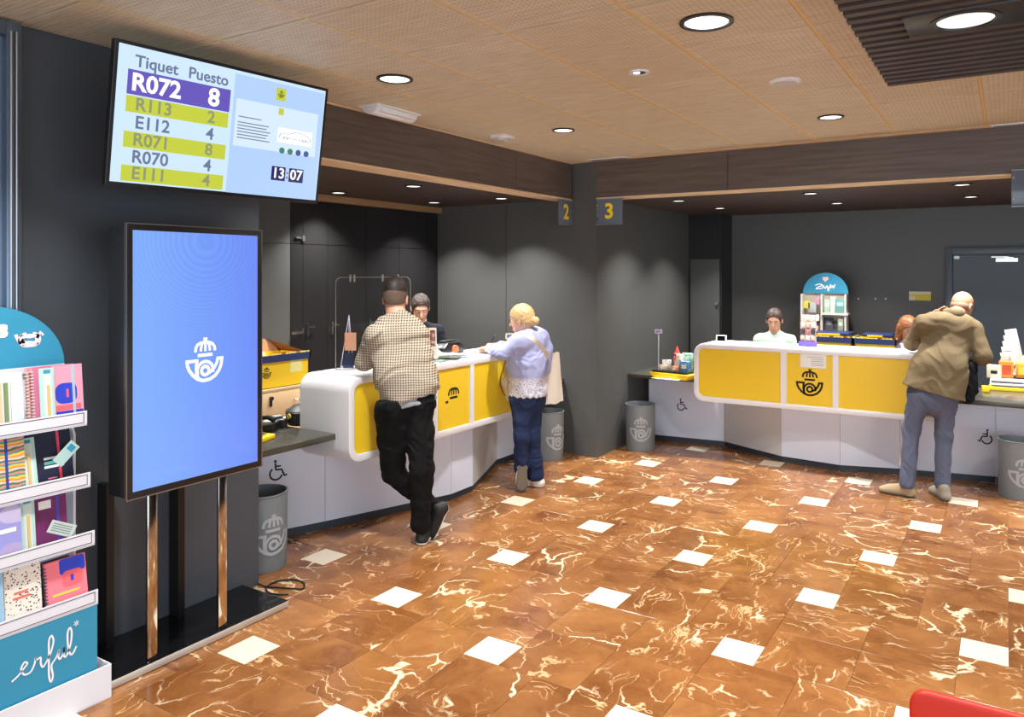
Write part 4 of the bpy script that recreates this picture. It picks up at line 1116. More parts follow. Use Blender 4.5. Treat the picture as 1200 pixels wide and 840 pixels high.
def shoe(name, heel, toe, up, parent, upper, sole, w_=0.046, ankle=None, h=0.006, socks=None):
    """heel, toe: centres of the sole line; up: direction away from the sole"""
    heel = Vector(heel); toe = Vector(toe); up = Vector(up).normalized(); d = (toe-heel); L = d.length; d.normalize(); up = (up-d*up.dot(d)).normalized()
    S = SDF(h); fl_ = (tuple(up), .55)
    S.cap(heel+d*.035+up*.035, toe-d*.05+up*.028, .036, w_, .02, flat=(tuple(up), .62))
    S.cap(heel+d*.035+up*.03, heel+d*.05+up*.085, .036, .040, .025)
    S.cap(heel+d*.07+up*.07, toe-d*.09+up*.04, .036, .036, .03)
    big = 0.5
    S.half(heel+up*.012, -up, np.minimum(heel, toe)-.15, np.maximum(heel, toe)+.15, .003)
    o = S.build(name, upper, parent)
    S2 = SDF(h)
    S2.cap(heel+d*.034+up*.012, toe-d*.052+up*.012, .038, w_+.002, .01, flat=(tuple(up), .40))
    S2.half(heel, -up, np.minimum(heel, toe)-.15, np.maximum(heel, toe)+.15, .002)
    S2.build('sole', sole, o)
    return o

SKIN = mat('skin', rgb(214, 160, 132), 0.5, noise=.05, nscale=20)
SKIN2 = mat('skin_tanned', rgb(200, 144, 114), 0.5, noise=.05, nscale=20)
for m_ in (SKIN, SKIN2):
    m_.node_tree.nodes['Principled BSDF'].inputs['Subsurface Weight'].default_value = 0.0
def cloth(name, col, rough=.85, sc=180, bump=.15): return mat(name, col, rough, noise=.08, nscale=60, bump=bump, bscale=sc, spec=.2)

def check_cloth():
    m = bpy.data.materials.new('beige_brown_check'); m.use_nodes = True; nt = m.node_tree; b = nt.nodes['Principled BSDF']
    tc = N(nt, 'ShaderNodeTexCoord'); mp_ = N(nt, 'ShaderNodeMapping'); mp_.inputs['Rotation'].default_value = (0, 0, -math.radians(37))
    nt.links.new(tc.outputs['Object'], mp_.inputs[0])
    wn = N(nt, 'ShaderNodeTexNoise'); wn.inputs['Scale'].default_value = 4; nt.links.new(mp_.outputs[0], wn.inputs['Vector'])
    va = N(nt, 'ShaderNodeVectorMath', operation='MULTIPLY_ADD'); nt.links.new(wn.outputs['Color'], va.inputs[0]); va.inputs[1].default_value = (.03, .03, .03); nt.links.new(mp_.outputs[0], va.inputs[2])
    sp = N(nt, 'ShaderNodeSeparateXYZ'); nt.links.new(va.outputs[0], sp.inputs[0])
    def stripe(o, per, duty):
        f = math_node(nt, 'FRACT', math_node(nt, 'MULTIPLY', math_node(nt, 'ADD', o, 9.0), 1/per))
        return math_node(nt, 'LESS_THAN', f, duty)
    a = stripe(sp.outputs[0], .0165, .45); c = stripe(sp.outputs[2], .0165, .45)
    both = math_node(nt, 'MULTIPLY', a, c); one = math_node(nt, 'MULTIPLY', math_node(nt, 'ADD', a, c), .5)
    fine = stripe(math_node(nt, 'ADD', sp.outputs[0], sp.outputs[2]), .0055, .5)
    col = mixc(nt, math_node(nt, 'MULTIPLY', one, .8), rgb(206, 194, 174), rgb(140, 122, 104))
    col = mixc(nt, both, col, rgb(58, 46, 44))
    col = mixc(nt, math_node(nt, 'MULTIPLY', fine, .22), col, rgb(70, 60, 56))
    nt.links.new(col, b.inputs['Base Color']); b.inputs['Roughness'].default_value = .9; b.inputs['Specular IOR Level'].default_value = .15
    return m
def lace_cloth(z0):
    m = bpy.data.materials.new('lace_border_blouse'); m.use_nodes = True; nt = m.node_tree; b = nt.nodes['Principled BSDF']
    tc = N(nt, 'ShaderNodeTexCoord'); sp = N(nt, 'ShaderNodeSeparateXYZ'); nt.links.new(tc.outputs['Object'], sp.inputs[0])
    band = ramp(nt, sp.outputs[2], z0+.160, z0+.140)
    vo = N(nt, 'ShaderNodeTexVoronoi'); vo.inputs['Scale'].default_value = 62; nt.links.new(tc.outputs['Object'], vo.inputs['Vector'])
    holes = math_node(nt, 'MULTIPLY', math_node(nt, 'LESS_THAN', vo.outputs['Distance'], .30), band)
    base = mixc(nt, band, rgb(164, 170, 210), rgb(212, 212, 226))
    col = mixc(nt, math_node(nt, 'MULTIPLY', holes, .75), base, rgb(70, 74, 100))
    nt.links.new(col, b.inputs['Base Color']); b.inputs['Roughness'].default_value = .85; b.inputs['Specular IOR Level'].default_value = .2
    return m
BLACKCLOTH = cloth('black_trouser_cloth', rgb(18, 18, 20)); DENIM = cloth('dark_blue_denim', rgb(34, 46, 78)); GREYDENIM = cloth('grey_blue_denim', rgb(92, 98, 118))
TWEED = cloth('tan_tweed', rgb(112, 97, 72), sc=120, bump=.3)
LO, HI = np.array((-9, -9, -1.)), np.array((9, 12, 3.))

def hair_cap(c, fr, parent, material, s=1.0, front=.045, low=-.05, thick=0.0, h=.005, extra=None, side=True, noise=.0025, name='hair', brow=-.045, late=None):
    F, R, U = fr; c = Vector(c); M = [list(F), list(R), list(U)]; P = lambda f, r, u: c+s*(F*f+R*r+U*u)
    S = SDF(h)
    S.ell(P(-.010, 0, .036), M, [(.101+thick)*s, (.079+thick)*s, (.094+thick)*s], .01)
    S.ell(P(-.03, 0, -.01), M, [(.070+thick)*s, (.068+thick*.6)*s, .075*s], .02)
    if extra: extra(S, P, M)
    lo = np.array(c)-.25; hi = np.array(c)+.25
    # face opening: box-like cut in front of the ears and below the hairline
    S.ell(P(.105, 0, brow), M, [.085*s, .10*s, .105*s], .012, mode='carve')
    if late: late(S, P, M)
    if side:
        for e in (-1, 1): S.ell(P(.0, e*.09, -.035), M, [.03*s, .03*s, .045*s], .01, mode='carve')
    S.half(P(0, 0, low), (-U+F*.25).normalized(), lo, hi, .006)
    if noise: S.fold(noise, 120, 3)
    return S.build(name, material, parent)

# ---------- man in the checked shirt, leaning on the left counter
Z0 = 4.93
m1 = thing('person', q(496, 637, 4.97)*1.0, 'man in beige check overshirt and black trousers leaning on the left counter, legs crossed', 'person')
m1.location.z = 0
F1 = (-.60, .80, 0); R1 = (.80, .60, 0)
hd = q(463.5, 351, 5.05); hfr = fr3((-.50, .86, 0), -.12)
B = SDF(.006)
head_ops(B, hd, hfr, q(466, 374, 5.00), .062)
B.cap(q(468, 385, 4.99), q(474, 445, 4.93), .10, .10, .03, flat=(F1, .6))
B.cap(q(442, 388, 4.93), q(488, 388, 5.02), .045, .045, .03)
SHL, ELL, WRL = q(440, 392, 4.90), q(427, 424, 4.98), q(446, 421, 5.20)
SHR, ELR, WRR = q(487, 392, 5.03), q(499, 420, 5.26), q(478, 419, 5.40)
for a, b_, c_ in ((SHL, ELL, WRL), (SHR, ELR, WRR)):
    B.cap(a, b_, .040, .034, .02); B.cap(b_, c_, .034, .026, .01)
hand_ops(B, WRL+Vector((0, 0, .0)), (WRL-ELL).normalized(), (0, 0, -1), (R1[0], R1[1], 0), .3)
hand_ops(B, WRR, (WRR-ELR).normalized(), (0, 0, -1), (-R1[0], -R1[1], 0), .3)
HPL, HPR = q(461, 482, 4.92), q(491, 480, 4.96)
KNL, ANL = q(461, 553, 5.02), q(509, 596, 5.10)
KNR, ANR = q(494, 550, 4.92), q(493, 615, 4.97)
for a, k_, n_2 in ((HPL, KNL, ANL), (HPR, KNR, ANR)):
    B.cap(q(477, 462, 4.93), a, .07, .07, .02); B.cap(a, k_, .07, .05, .02); B.cap(k_, n_2, .045, .032, .02)
B.cap(ANR, q(494, 630, 5.08), .03, .025, .02); B.cap(ANL, q(508, 618, 5.12), .03, .025, .02)
body1 = B.build('body', SKIN, m1)
face_parts(hd, hfr, m1, mat('dark_hair', rgb(44, 34, 30), .6))
hair_cap(hd, hfr, m1, mat('short_dark_hair', rgb(98, 78, 66), .8, noise=.3, nscale=60), front=.05, low=-.02, thick=.0015, noise=.001)
hair_cap(hd+Vector(hfr[2])*.026, hfr, m1, mat('dark_hair', rgb(44, 34, 30), .6), s=.97, low=.02, thick=.004, side=False, noise=.002, name='hair_top')
S = SDF(.007)
S.cap(q(468, 400, 5.00), q(479, 462, 4.93), .170, .185, .05, flat=(F1, .62))
S.cap(q(452, 398, 4.97), q(463, 442, 4.91), .11, .13, .05, flat=(F1, .8))
S.cap(q(484, 402, 5.02), q(490, 450, 4.95), .10, .13, .05, flat=(F1, .8))
S.cap(SHL, q(487, 393, 5.03), .070, .068, .05)
S.cap(q(453, 379, 4.97), q(481, 379, 5.03), .058, .058, .05); S.cap(q(466, 374, 5.0), q(467, 388, 5.0), .078, .11, .04)
S.cap(SHL, ELL, .070, .062, .03); S.cap(ELL, ELL.lerp(WRL, .8), .060, .045, .02)
S.cap(SHR, ELR, .070, .060, .03); S.cap(ELR, ELR.lerp(WRR, .8), .060, .045, .02)
S.fold(.010, 26, 4)
p_hem = q(479, 467, 4.93); hemdir = q(512, 456, 4.98)-q(447, 476, 4.88); nrm = hemdir.cross(Vector(F1)).normalized()
if nrm.z > 0: nrm = -nrm
S.half(p_hem, nrm, LO, HI, .004)
S.build('overshirt', check_cloth(), m1)
S = SDF(.006)                                                       # collar
fwd = Vector(F1)
for a in range(13):
    t_ = PI*(a/12)*1.15-PI*.075
    pt = q(467, 371, 5.01)+Vector(R1)*.074*math.cos(t_)-fwd*.060*math.sin(t_)+Vector((0, 0, .012))
    if a: S.cap(prev, pt, .015, .015, .004, flat=((pt-q(467, 371, 5.01)), .5)); 
    prev = pt
S.cap(q(467, 372, 5.01)-fwd*.01, q(467, 378, 5.01), .066, .08, .02)
S.build('collar', check_cloth(), m1)
S = SDF(.007)
S.cap(q(480, 464, 4.94), q(480, 470, 4.94), .170, .184, .03, flat=(F1, .63))
h2 = hemdir.copy(); S.half(q(481, 475, 4.93), (Vector((0, 0, -1))+Vector(R1)*.22), LO, HI, .004); S.fold(.006, 40, 2)
S.build('undershirt', cloth('grey_cotton', rgb(150, 154, 160)), m1)
S = SDF(.007)
S.cap(q(464, 470, 4.92), q(492, 468, 4.95), .108, .106, .04, flat=(F1, .95)); S.half(q(478, 466, 4.93), (Vector((0, 0, 1))-Vector(R1)*.2), LO, HI, .004)
S.cap(HPL, KNL, .105, .078, .05); S.cap(KNL, ANL, .076, .056, .03)
S.cap(HPR, KNR, .100, .078, .05); S.cap(KNR, ANR.lerp(KNR, .0), .076, .064, .03)
S.cap(q(446, 482, 4.92), q(447, 520, 4.95), .04, .03, .04)
S.fold(.010, 30, 8)
S.half(q(493, 627, 4.97), (0, 0, -1), LO, HI, .004)
S.build('trousers', BLACKCLOTH, m1)
WHITESOLE = mat('white_rubber', rgb(236, 234, 228), .5)
fR = Vector((-.45, .89, 0))
heel = q(493, 637, 4.93); heel.z = 0.0
shoe('shoe', heel, heel+fR*.28, (0, 0, 1), m1, mat('black_knit_shoe', rgb(28, 28, 30), .7), WHITESOLE)
toe = q(506, 633, 5.10); toe.z = .025
hl = q(524, 590, 5.14)
shoe('shoe', hl, hl+(toe-hl).normalized()*.27, q(500, 600, 5.0)-q(524, 600, 5.25), m1, mat('black_knit_shoe', rgb(28, 28, 30), .7), WHITESOLE)

# ---------- woman writing at the left counter
m2 = thing('person', q(622, 572, 6.28), 'blonde woman in lilac lace-hem blouse and jeans writing at the left counter', 'person')
m2.location.z = 0
F2 = Vector((-.93, .37, 0)); R2 = Vector((.37, .93, 0))
hd = q(611.5, 375, 6.27); hfr = fr3((-.93, -.18, 0), -.22)
B = SDF(.006)
SHL, ELL, WRL = q(609, 400, 6.16), q(590, 413, 6.14), q(574, 408.5, 6.30)
SHR, ELR, WRR = q(633, 396, 6.38), q(607, 409, 6.46), q(583, 405, 6.42)
head_ops(B, hd, hfr, q(623, 394, 6.28), .050, .98)
B.cap(q(621, 402, 6.28), q(618, 450, 6.28), .10, .12, .03, flat=(tuple(F2), .8))
B.cap(SHL, SHR, .045, .045, .03)
for a, b_, c_ in ((SHL, ELL, WRL), (SHR, ELR, WRR)):
    B.cap(a, b_, .036, .030, .02); B.cap(b_, c_, .030, .024, .01)
hand_ops(B, WRL, (WRL-ELL).normalized()+Vector((-.3, 0, -.02)), (0, 0, -1), (0, 1, 0), .35, .92)
hand_ops(B, WRR, (-.9, -.25, -.05), (0, -.6, -.8), (0, -.6, .8), .75, .92)
HP1, KN1, AN1 = q(624, 468, 6.31), q(623, 512, 6.28), q(627, 553, 6.32)
HP2, KN2, AN2 = q(612, 466, 6.24), q(611, 512, 6.18), q(611, 545, 6.22)
for a, k_, n_2 in ((HP1, KN1, AN1), (HP2, KN2, AN2)):
    B.cap(q(618, 455, 6.28), a, .09, .075, .03); B.cap(a, k_, .07, .045, .02); B.cap(k_, n_2, .042, .03, .02)
B.cap(AN1, q(625, 566, 6.30), .03, .03, .02); B.cap(AN2, q(611, 562, 6.22), .028, .024, .02)
B.build('body', SKIN, m2)
BLOND = mat('blonde_hair', rgb(198, 166, 118), .45, noise=.35, nscale=70)
face_parts(hd, hfr, m2, mat('light_brow', rgb(150, 116, 80), .6), .98)
def bun(S, P, M):
    S.ell(P(-.118, 0, -.03), M, [.036, .034, .036], .012)
    S.cap(P(-.07, 0, -.01), P(-.11, 0, -.03), .04, .025, .02)
hair_cap(hd, hfr, m2, BLOND, thick=.008, low=-.055, extra=bun, noise=.003)
# blouse
LZ = q(620, 462, 6.28).z
S = SDF(.007)
S.cap(q(621, 404, 6.29), q(619, 432, 6.29), .150, .158, .05, flat=(tuple(F2), .86))
S.cap(q(619, 430, 6.29), q(619, 470, 6.29), .160, .176, .05, flat=(tuple(F2), .88))
S.cap(q(607, 414, 6.20), q(606, 432, 6.22), .085, .085, .05)
S.cap(SHL, SHR, .068, .070, .05); S.cap(q(620, 394, 6.24), q(630, 392, 6.34), .055, .055, .04)
S.cap(q(641, 408, 6.38), q(636, 432, 6.36), .06, .05, .06)
S.cap(SHL, ELL, .070, .062, .04); S.cap(ELL, ELL.lerp(WRL, .85), .060, .052, .02)
S.cap(SHR, ELR, .068, .055, .04); S.cap(ELR, ELR.lerp(WRR, .8), .054, .045, .02)
S.fold(.008, 28, 5)
cx2 = q(619, 450, 6.29)
S.half((cx2.x, cx2.y, LZ), (0, 0, -1), (-9, -9, LZ-.3), (9, 12, LZ+.12), .003,
       wave=lambda P: .014*np.abs(np.sin(np.arctan2(P[..., 1]-cx2.y, P[..., 0]-cx2.x)*9)))
bl = S.build('blouse', lace_cloth(LZ), m2)
S = SDF(.006)
S.cap(q(622, 391, 6.27)-F2*.0, q(612, 397, 6.20), .030, .020, .02, flat=((0, 0, 1), .5)); S.cap(q(628, 388, 6.30), q(618, 392, 6.24), .03, .03, .02, flat=((.5, .2, 1), .5))
S.build('collar', cloth('lilac_cotton', rgb(164, 170, 210)), m2)
S = SDF(.007)
S.cap(q(618, 455, 6.29), q(618, 466, 6.29), .155, .158, .04, flat=(tuple(F2), .9))
S.cap(HP1, KN1, .098, .070, .04); S.cap(KN1, q(627, 556, 6.31), .068, .076, .03)
S.cap(HP2, KN2, .095, .066, .04); S.cap(KN2, q(611, 548, 6.20), .062, .060, .03)
S.half(q(625, 562, 6.30), (0, 0, -1), LO, HI, .003)
S.fold(.007, 34, 12)
S.build('jeans', DENIM, m2)
CREAMSHOE = mat('cream_leather', rgb(230, 224, 212), .5); BROWNSOLE = mat('brown_rubber', rgb(96, 84, 70), .7)
hl = q(637, 571, 6.28); hl.z = 0
shoe('shoe', hl, hl+Vector((-.97, -.1, 0)).normalized()*.25, (0, 0, 1), m2, CREAMSHOE, WHITESOLE)
toe = q(611.5, 574.5, 6.10); toe.z = .012; hl = q(612.5, 547.5, 6.14)
shoe('shoe', hl+(hl-toe).normalized()*.035, toe, q(612, 560, 7.0)-q(612, 560, 6.0)+Vector((-.2, 0, .1)), m2, CREAMSHOE, BROWNSOLE, .048)
pen = thing('pen', q(577, 400, 6.40), 'black pen in the writing hand of the blonde woman', 'pen')
MB().tube([q(574.5, 404, 6.40), q(576, 401.5, 6.40), q(579.5, 393.5, 6.40)], [.001, .0045, .0045], 8).build('barrel', BLACK, pen)
MB().tube([q(579.3, 394, 6.40), q(580, 392.5, 6.40)], .0035, 8).build('cap', ALU, pen)
# tote bag
bag = thing('tote_bag', q(648, 473, 6.36), 'cream canvas tote bag hanging from the blonde woman\'s shoulder', 'bag')
a, b_, c_, d_ = q(640, 413, 6.30), q(655, 413, 6.46), q(660, 470, 6.48), q(638, 475, 6.30)
nn = (b_-a).cross(d_-a).normalized()*.022
mb = MB(); nu, nv = 8, 12
for s_ in (-1, 1):
    vs = []
    for j in range(nv+1):
        for i in range(nu+1):
            u, v = i/nu, j/nv
            p = a.lerp(b_, u).lerp(d_.lerp(c_, u), v)
            bul = math.sin(PI*u)*(.25+.75*v)*(1-.3*v)+.12*math.sin(7*u+5*v)
            vs.append(p+s_*nn*bul+Vector((0, 0, .006*math.sin(9*u))))
    mb.add(vs, [(j*(nu+1)+i, j*(nu+1)+i+1, (j+1)*(nu+1)+i+1, (j+1)*(nu+1)+i) for j in range(nv) for i in range(nu)])
CANVAS = cloth('cream_canvas', rgb(222, 214, 200))
mb.build('bag_body', CANVAS, bag)
def strap(pts, w2, nrmv, name):
    mb = MB(); L = []
    P = smooth_path3(pts)
    vs = []
    for i, p in enumerate(P):
        t_ = (P[min(i+1, len(P)-1)]-P[max(0, i-1)]).normalized(); sd = t_.cross(Vector(nrmv)).normalized()*w2
        nv_ = sd.cross(t_).normalized()*.002
        vs += [p-sd-nv_, p+sd-nv_, p+sd+nv_, p-sd+nv_]
    n_ = len(P)
    mb.add(vs, [(i*4+k, i*4+(k+1) % 4, (i+1)*4+(k+1) % 4, (i+1)*4+k) for i in range(n_-1) for k in range(4)]+[(0, 1, 2, 3), tuple((n_-1)*4+k for k in range(4))])
    return mb.build(name, CANVAS, bag)
def smooth_path3(p, n=5):
    out = []; P = [p[0]]+list(p)+[p[-1]]
    for i in range(1, len(P)-2):
        for k in range(n):
            t = k/n; a, b, c, d = P[i-1], P[i], P[i+1], P[i+2]
            out.append(0.5*((2*b)+(-a+c)*t+(2*a-5*b+4*c-d)*t*t+(-a+3*b-3*c+d)*t**3))
    out.append(p[-1]); return out
strap([q(614, 391, 6.06), q(624, 396, 6.01), q(633, 405, 6.06), q(640, 414, 6.16), q(643, 419, 6.28)], .018, Vector((.6, -.8, .2)), 'handle')
strap([q(612, 394, 6.13), q(606, 404, 6.10), q(604, 414, 6.12)], .016, Vector((-.2, -.9, .1)), 'handle')
# her handbag between body and counter
hb = thing('shoulder_bag', q(600, 455, 6.36), 'beige bag hanging in front of the woman against the yellow panel', 'bag')
S = SDF(.007); S.cap(q(597, 448, 6.34), q(601, 462, 6.36), .065, .075, .04, flat=((-.9, .3, 0), .5)); S.cap(q(592, 448, 6.33), q(600, 440, 6.35), .03, .04, .04)
S.build('bag_body', cloth('beige_canvas', rgb(206, 190, 160)), hb)
MB().tube(smooth_path3([q(593, 421, 6.30), q(590, 432, 6.30), q(586, 445, 6.30), q(589, 459, 6.31), q(597, 468, 6.33)]), .004, 6).build('strap', mat('brown_leather', rgb(96, 52, 24), .5), hb)

# ---------- bald man in the tan jacket at the right counter
m3 = thing('person', q(1085, 584, 6.05), 'bald man in a tan jacket and grey-blue jeans bending over the right counter', 'person')
m3.location.z = 0
F3 = Vector((-.22, .975, 0)); R3 = Vector((.975, .22, 0))
hd = q(1127.5, 359, 6.28); hfr = fr3((.52, .85, 0), -.45)
B = SDF(.006)
SHL, ELL, WRL = q(1083, 380, 6.13), q(1069, 402, 6.42), q(1094, 374, 6.46)
SHR, ELR, WRR = q(1139, 386, 6.12), q(1152, 417, 6.02), q(1138, 425, 6.20)
head_ops(B, hd, hfr, q(1116, 374, 6.14), .058, 1.0)
B.cap(q(1110, 385, 6.12), q(1095, 455, 6.02), .11, .13, .03, flat=(tuple(F3), .65)); B.cap(SHL, SHR, .05, .05, .03)
for a, b_, c_ in ((SHL, ELL, WRL), (SHR, ELR, WRR)):
    B.cap(a, b_, .040, .034, .02); B.cap(b_, c_, .034, .026, .01)
hand_ops(B, WRL, (q(1109, 361, 6.42)-WRL), (.3, -.6, 0), (-.5, 0, .8), .25)
hand_ops(B, WRR, (-.5, .8, -.25), (0, -.1, -1), (-1, 0, 0), .5)
HP1, KN1, AN1 = q(1078, 463, 6.02), q(1068, 503, 6.08), q(1064, 560, 6.00)
HP2, KN2, AN2 = q(1108, 466, 6.00), q(1106, 510, 6.03), q(1104, 568, 5.98)
for a, k_, n_2 in ((HP1, KN1, AN1), (HP2, KN2, AN2)):
    B.cap(q(1093, 450, 6.02), a, .10, .08, .03); B.cap(a, k_, .07, .045, .02); B.cap(k_, n_2, .042, .03, .02)
B.cap(AN1, q(1058, 570, 6.0), .03, .025, .02); B.cap(AN2, q(1101, 576, 6.04), .03, .025, .02)
B.build('body', SKIN2, m3)
face_parts(hd, hfr, m3, mat('grey_brow', rgb(110, 96, 84), .6))
F_, R_, U_ = hfr
ST = SDF(.005); M_ = [list(F_), list(R_), list(U_)]
ST.ell(Vector(hd)-U_*.01-F_*.02, M_, [.079, .0785, .062], .01)
ST.ell(Vector(hd)+U_*.07, M_, [.2, .2, .06], .01, mode='carve'); ST.ell(Vector(hd)+F_*.09-U_*.02, M_, [.075, .1, .1], .01, mode='carve')
ST.build('hair', mat('cropped_grey_hair', rgb(150, 118, 98), .8, noise=.2, nscale=80), m3)
gl = MB()
for e in (-1, 1):
    c0 = hd+F_*.104+R_*e*.031+U_*.012
    gl.tube([c0+R_*.022*math.cos(t_)+U_*.017*math.sin(t_) for t_ in [2*PI*i/14 for i in range(15)]], .0014, 5)
    gl.tube([hd+F_*.103+R_*e*.054+U_*.015, hd+F_*.05+R_*e*.078+U_*.012, hd-F_*.005+R_*e*.082+U_*.014], .0014, 5)
gl.tube([hd+F_*.108-R_*.009+U_*.014, hd+F_*.108+R_*.009+U_*.014], .0014, 5)
gl.build('glasses', mat('dark_metal_frame', rgb(60, 50, 44), .3, metal=.8), m3)
S = SDF(.007)
S.cap(q(1109, 394, 6.12), q(1101, 440, 6.03), .180, .185, .05, flat=(tuple(F3), .60))
S.cap(q(1100, 436, 6.03), q(1096, 466, 6.00), .195, .215, .05, flat=(tuple(F3), .62))
S.cap(q(1084, 430, 6.04), q(1071, 456, 6.02), .08, .095, .06, flat=(tuple(F3), .8))
S.cap(SHL, SHR, .075, .078, .06); S.cap(q(1096, 376, 6.12), q(1128, 378, 6.13), .075, .075, .05)
S.cap(SHL, ELL, .076, .066, .03); S.cap(ELL, ELL.lerp(WRL, .8), .064, .05, .02)
S.cap(SHR, ELR, .078, .068, .03); S.cap(ELR, ELR.lerp(WRR, .8), .066, .052, .02)
S.fold(.0055, 26, 21)
hd_ = q(1130, 469, 6.0)-q(1056, 450, 6.02); nrm = hd_.cross(F3).normalized()
if nrm.z > 0: nrm = -nrm
S.half(q(1095, 460, 6.0), nrm, LO, HI, .004)
S.build('jacket', TWEED, m3)
S = SDF(.006)
prev = None
for a in range(13):
    t_ = PI*(a/12)*1.2-PI*.1
    pt = q(1117, 368, 6.14)+R3*.072*math.cos(t_)-F3*.060*math.sin(t_)+Vector((0, 0, .015))-R3*.0
    if a: S.cap(prev, pt, .018, .018, .006, flat=((pt-q(1117, 368, 6.14)), .45))
    prev = pt
S.cap(q(1117, 370, 6.13), q(1116, 380, 6.13), .07, .09, .03)
S.build('collar', TWEED, m3)
S = SDF(.007)
S.cap(q(1093, 452, 6.02), q(1093, 462, 6.02), .165, .168, .04, flat=(tuple(F3), .68))
S.cap(HP1, KN1, .090, .066, .04); S.cap(KN1, q(1063, 568, 5.99), .064, .056, .03)
S.cap(HP2, KN2, .090, .066, .04); S.cap(KN2, q(1104, 576, 5.97), .064, .056, .03)
S.fold(.008, 38, 14); S.half(q(1085, 571, 6.0), (0, 0, -1), LO, HI, .003)
S.build('jeans', GREYDENIM, m3)
SUEDE = mat('tan_suede', rgb(176, 156, 122), .9); GSOLE = mat('grey_rubber', rgb(96, 90, 82), .8)
hl = q(1072, 576.5, 5.98); hl.z = 0
shoe('shoe', hl, hl+Vector((-.98, .18, 0)).normalized()*.28, (0, 0, 1), m3, SUEDE, GSOLE)
hl = q(1110, 588, 5.88); hl.z = 0
shoe('shoe', hl, hl+Vector((-.45, .89, 0)).normalized()*.28, (0, 0, 1), m3, mat('grey_suede', rgb(150, 142, 128), .9), GSOLE)
jk = thing('black_coat', q(1136, 470, 5.98), 'black coat hanging over the bald man\'s right arm', 'coat')
S = SDF(.007)
S.cap(q(1134, 430, 6.02), q(1134, 466, 5.99), .045, .055, .03, flat=(tuple(F3), .6)); S.cap(q(1140, 428, 6.04), q(1139, 455, 6.0), .035, .03, .04, flat=(tuple(F3), .7))
S.fold(.008, 50, 6); S.build('coat_body', BLACKCLOTH, jk)

# ---------- clerks behind the counters
def clerk(loc, zt, face, label, shirt, hairm, skin, lean=.05, seated=True, hair_extra=None, thick=.006, pitch=-.3, hair_low=-.05):
    """zt: top of head"""
    x, y = loc; Fc = Vector(face).normalized(); Rc = Fc.cross(Vector((0, 0, 1)))
    t = thing('person', (x, y, 0), label, 'person')
    hd = Vector((x, y, zt-.122))+Fc*lean; hfr = fr3(Fc, pitch)
    B = SDF(.008); base = Vector((x, y, 0)); sh = zt-.30
    P = lambda f, r, u: base+Fc*f+Rc*r+Vector((0, 0, u))
    head_ops(B, hd, hfr, P(0, 0, sh+.03), .055)
    hip = sh-.50
    B.cap(P(0, 0, sh-.05), P(0, 0, hip), .10, .11, .03, flat=(tuple(Fc), .7)); B.cap(P(0, -.15, sh-.03), P(0, .15, sh-.03), .045, .045, .03)
    for e in (-1, 1):
        el = P(.04, e*.22, sh-.30); wr = P(.22, e*.14, max(sh-.38, .82))
        B.cap(P(0, e*.16, sh-.03), el, .038, .032, .02); B.cap(el, wr, .032, .026, .01)
        hand_ops(B, wr, Fc, (0, 0, -1), -e*Rc, .3)
        if seated: kn = P(.42, e*.11, hip+.02)
        else: kn = P(.02, e*.09, hip*.52)
        ft = P(.42 if seated else .0, e*.11, .06)
        B.cap(P(0, e*.08, hip), kn, .075, .05, .03); B.cap(kn, ft, .045, .035, .02); B.cap(ft, ft+Fc*.14-Vector((0, 0, .03)), .032, .03, .02)
    B.build('body', skin, t)
    face_parts(hd, hfr, t, hairm)
    hair_cap(hd, hfr, t, hairm, thick=thick, low=hair_low, late=hair_extra, noise=.004, h=.006, side=hair_extra is None, brow=-.045 if hair_extra else -.026)
    S = SDF(.008)
    S.cap(P(0, 0, sh-.10), P(0, 0, hip), .155, .165, .05, flat=(tuple(Fc), .68)); S.cap(P(0, -.15, sh-.035), P(0, .15, sh-.035), .066, .066, .05)
    S.cap(P(0, 0, sh+.0), P(0, 0, sh-.03), .075, .09, .04)
    for e in (-1, 1):
        el = P(.04, e*.22, sh-.30); wr = P(.22, e*.14, max(sh-.38, .82))
        S.cap(P(0, e*.16, sh-.04), el, .062, .055, .03); S.cap(el, el.lerp(wr, .8), .052, .042, .02)
    S.fold(.006, 30, 9); S.build('shirt', shirt, t)
    S = SDF(.009)
    S.cap(P(0, -.05, hip), P(0, .05, hip), .115, .115, .03)
    for e in (-1, 1):
        kn = P(.42, e*.11, hip+.02) if seated else P(.02, e*.09, hip*.52); ft = P(.42 if seated else 0, e*.11, .10)
        S.cap(P(0, e*.08, hip), kn, .09, .07, .03); S.cap(kn, ft, .068, .055, .02)
    S.build('trousers', BLACKCLOTH, t)
    for e in (-1, 1):
        ft = P(.36 if seated else -.06, e*.11, 0); shoe('shoe', ft, ft+Fc*.26, (0, 0, 1), t, BLACK, BLACK, h=.009)
    return t
c1 = q(492, 372, 6.85)
clerk((c1.x, c1.y), q(492, 345, 6.85).z, (.55, -.5, 0), 'dark-haired clerk half hidden behind the man in the check shirt', cloth('dark_navy_cotton', rgb(26, 28, 38)), mat('brown_black_hair', rgb(48, 36, 30), .6, noise=.3, nscale=60), SKIN, pitch=-.5, seated=False)
c2 = q(908, 380, 8.05)
clerk((c2.x, c2.y), q(908, 362, 8.05).z, (.15, -1, 0), 'clerk in a mint green shirt seated behind the right counter', cloth('mint_cotton', rgb(176, 206, 182)), mat('dark_brown_hair', rgb(58, 40, 32), .6, noise=.3, nscale=60), SKIN, pitch=-.35)
def longhair(S, P, M):
    for e in (-1, 1): S.cap(P(.0, e*.075, .02), P(.02, e*.085, -.20), .035, .045, .03); 
    S.cap(P(-.05, 0, 0), P(-.05, 0, -.20), .07, .07, .03)
c3 = q(1062, 385, 7.75)
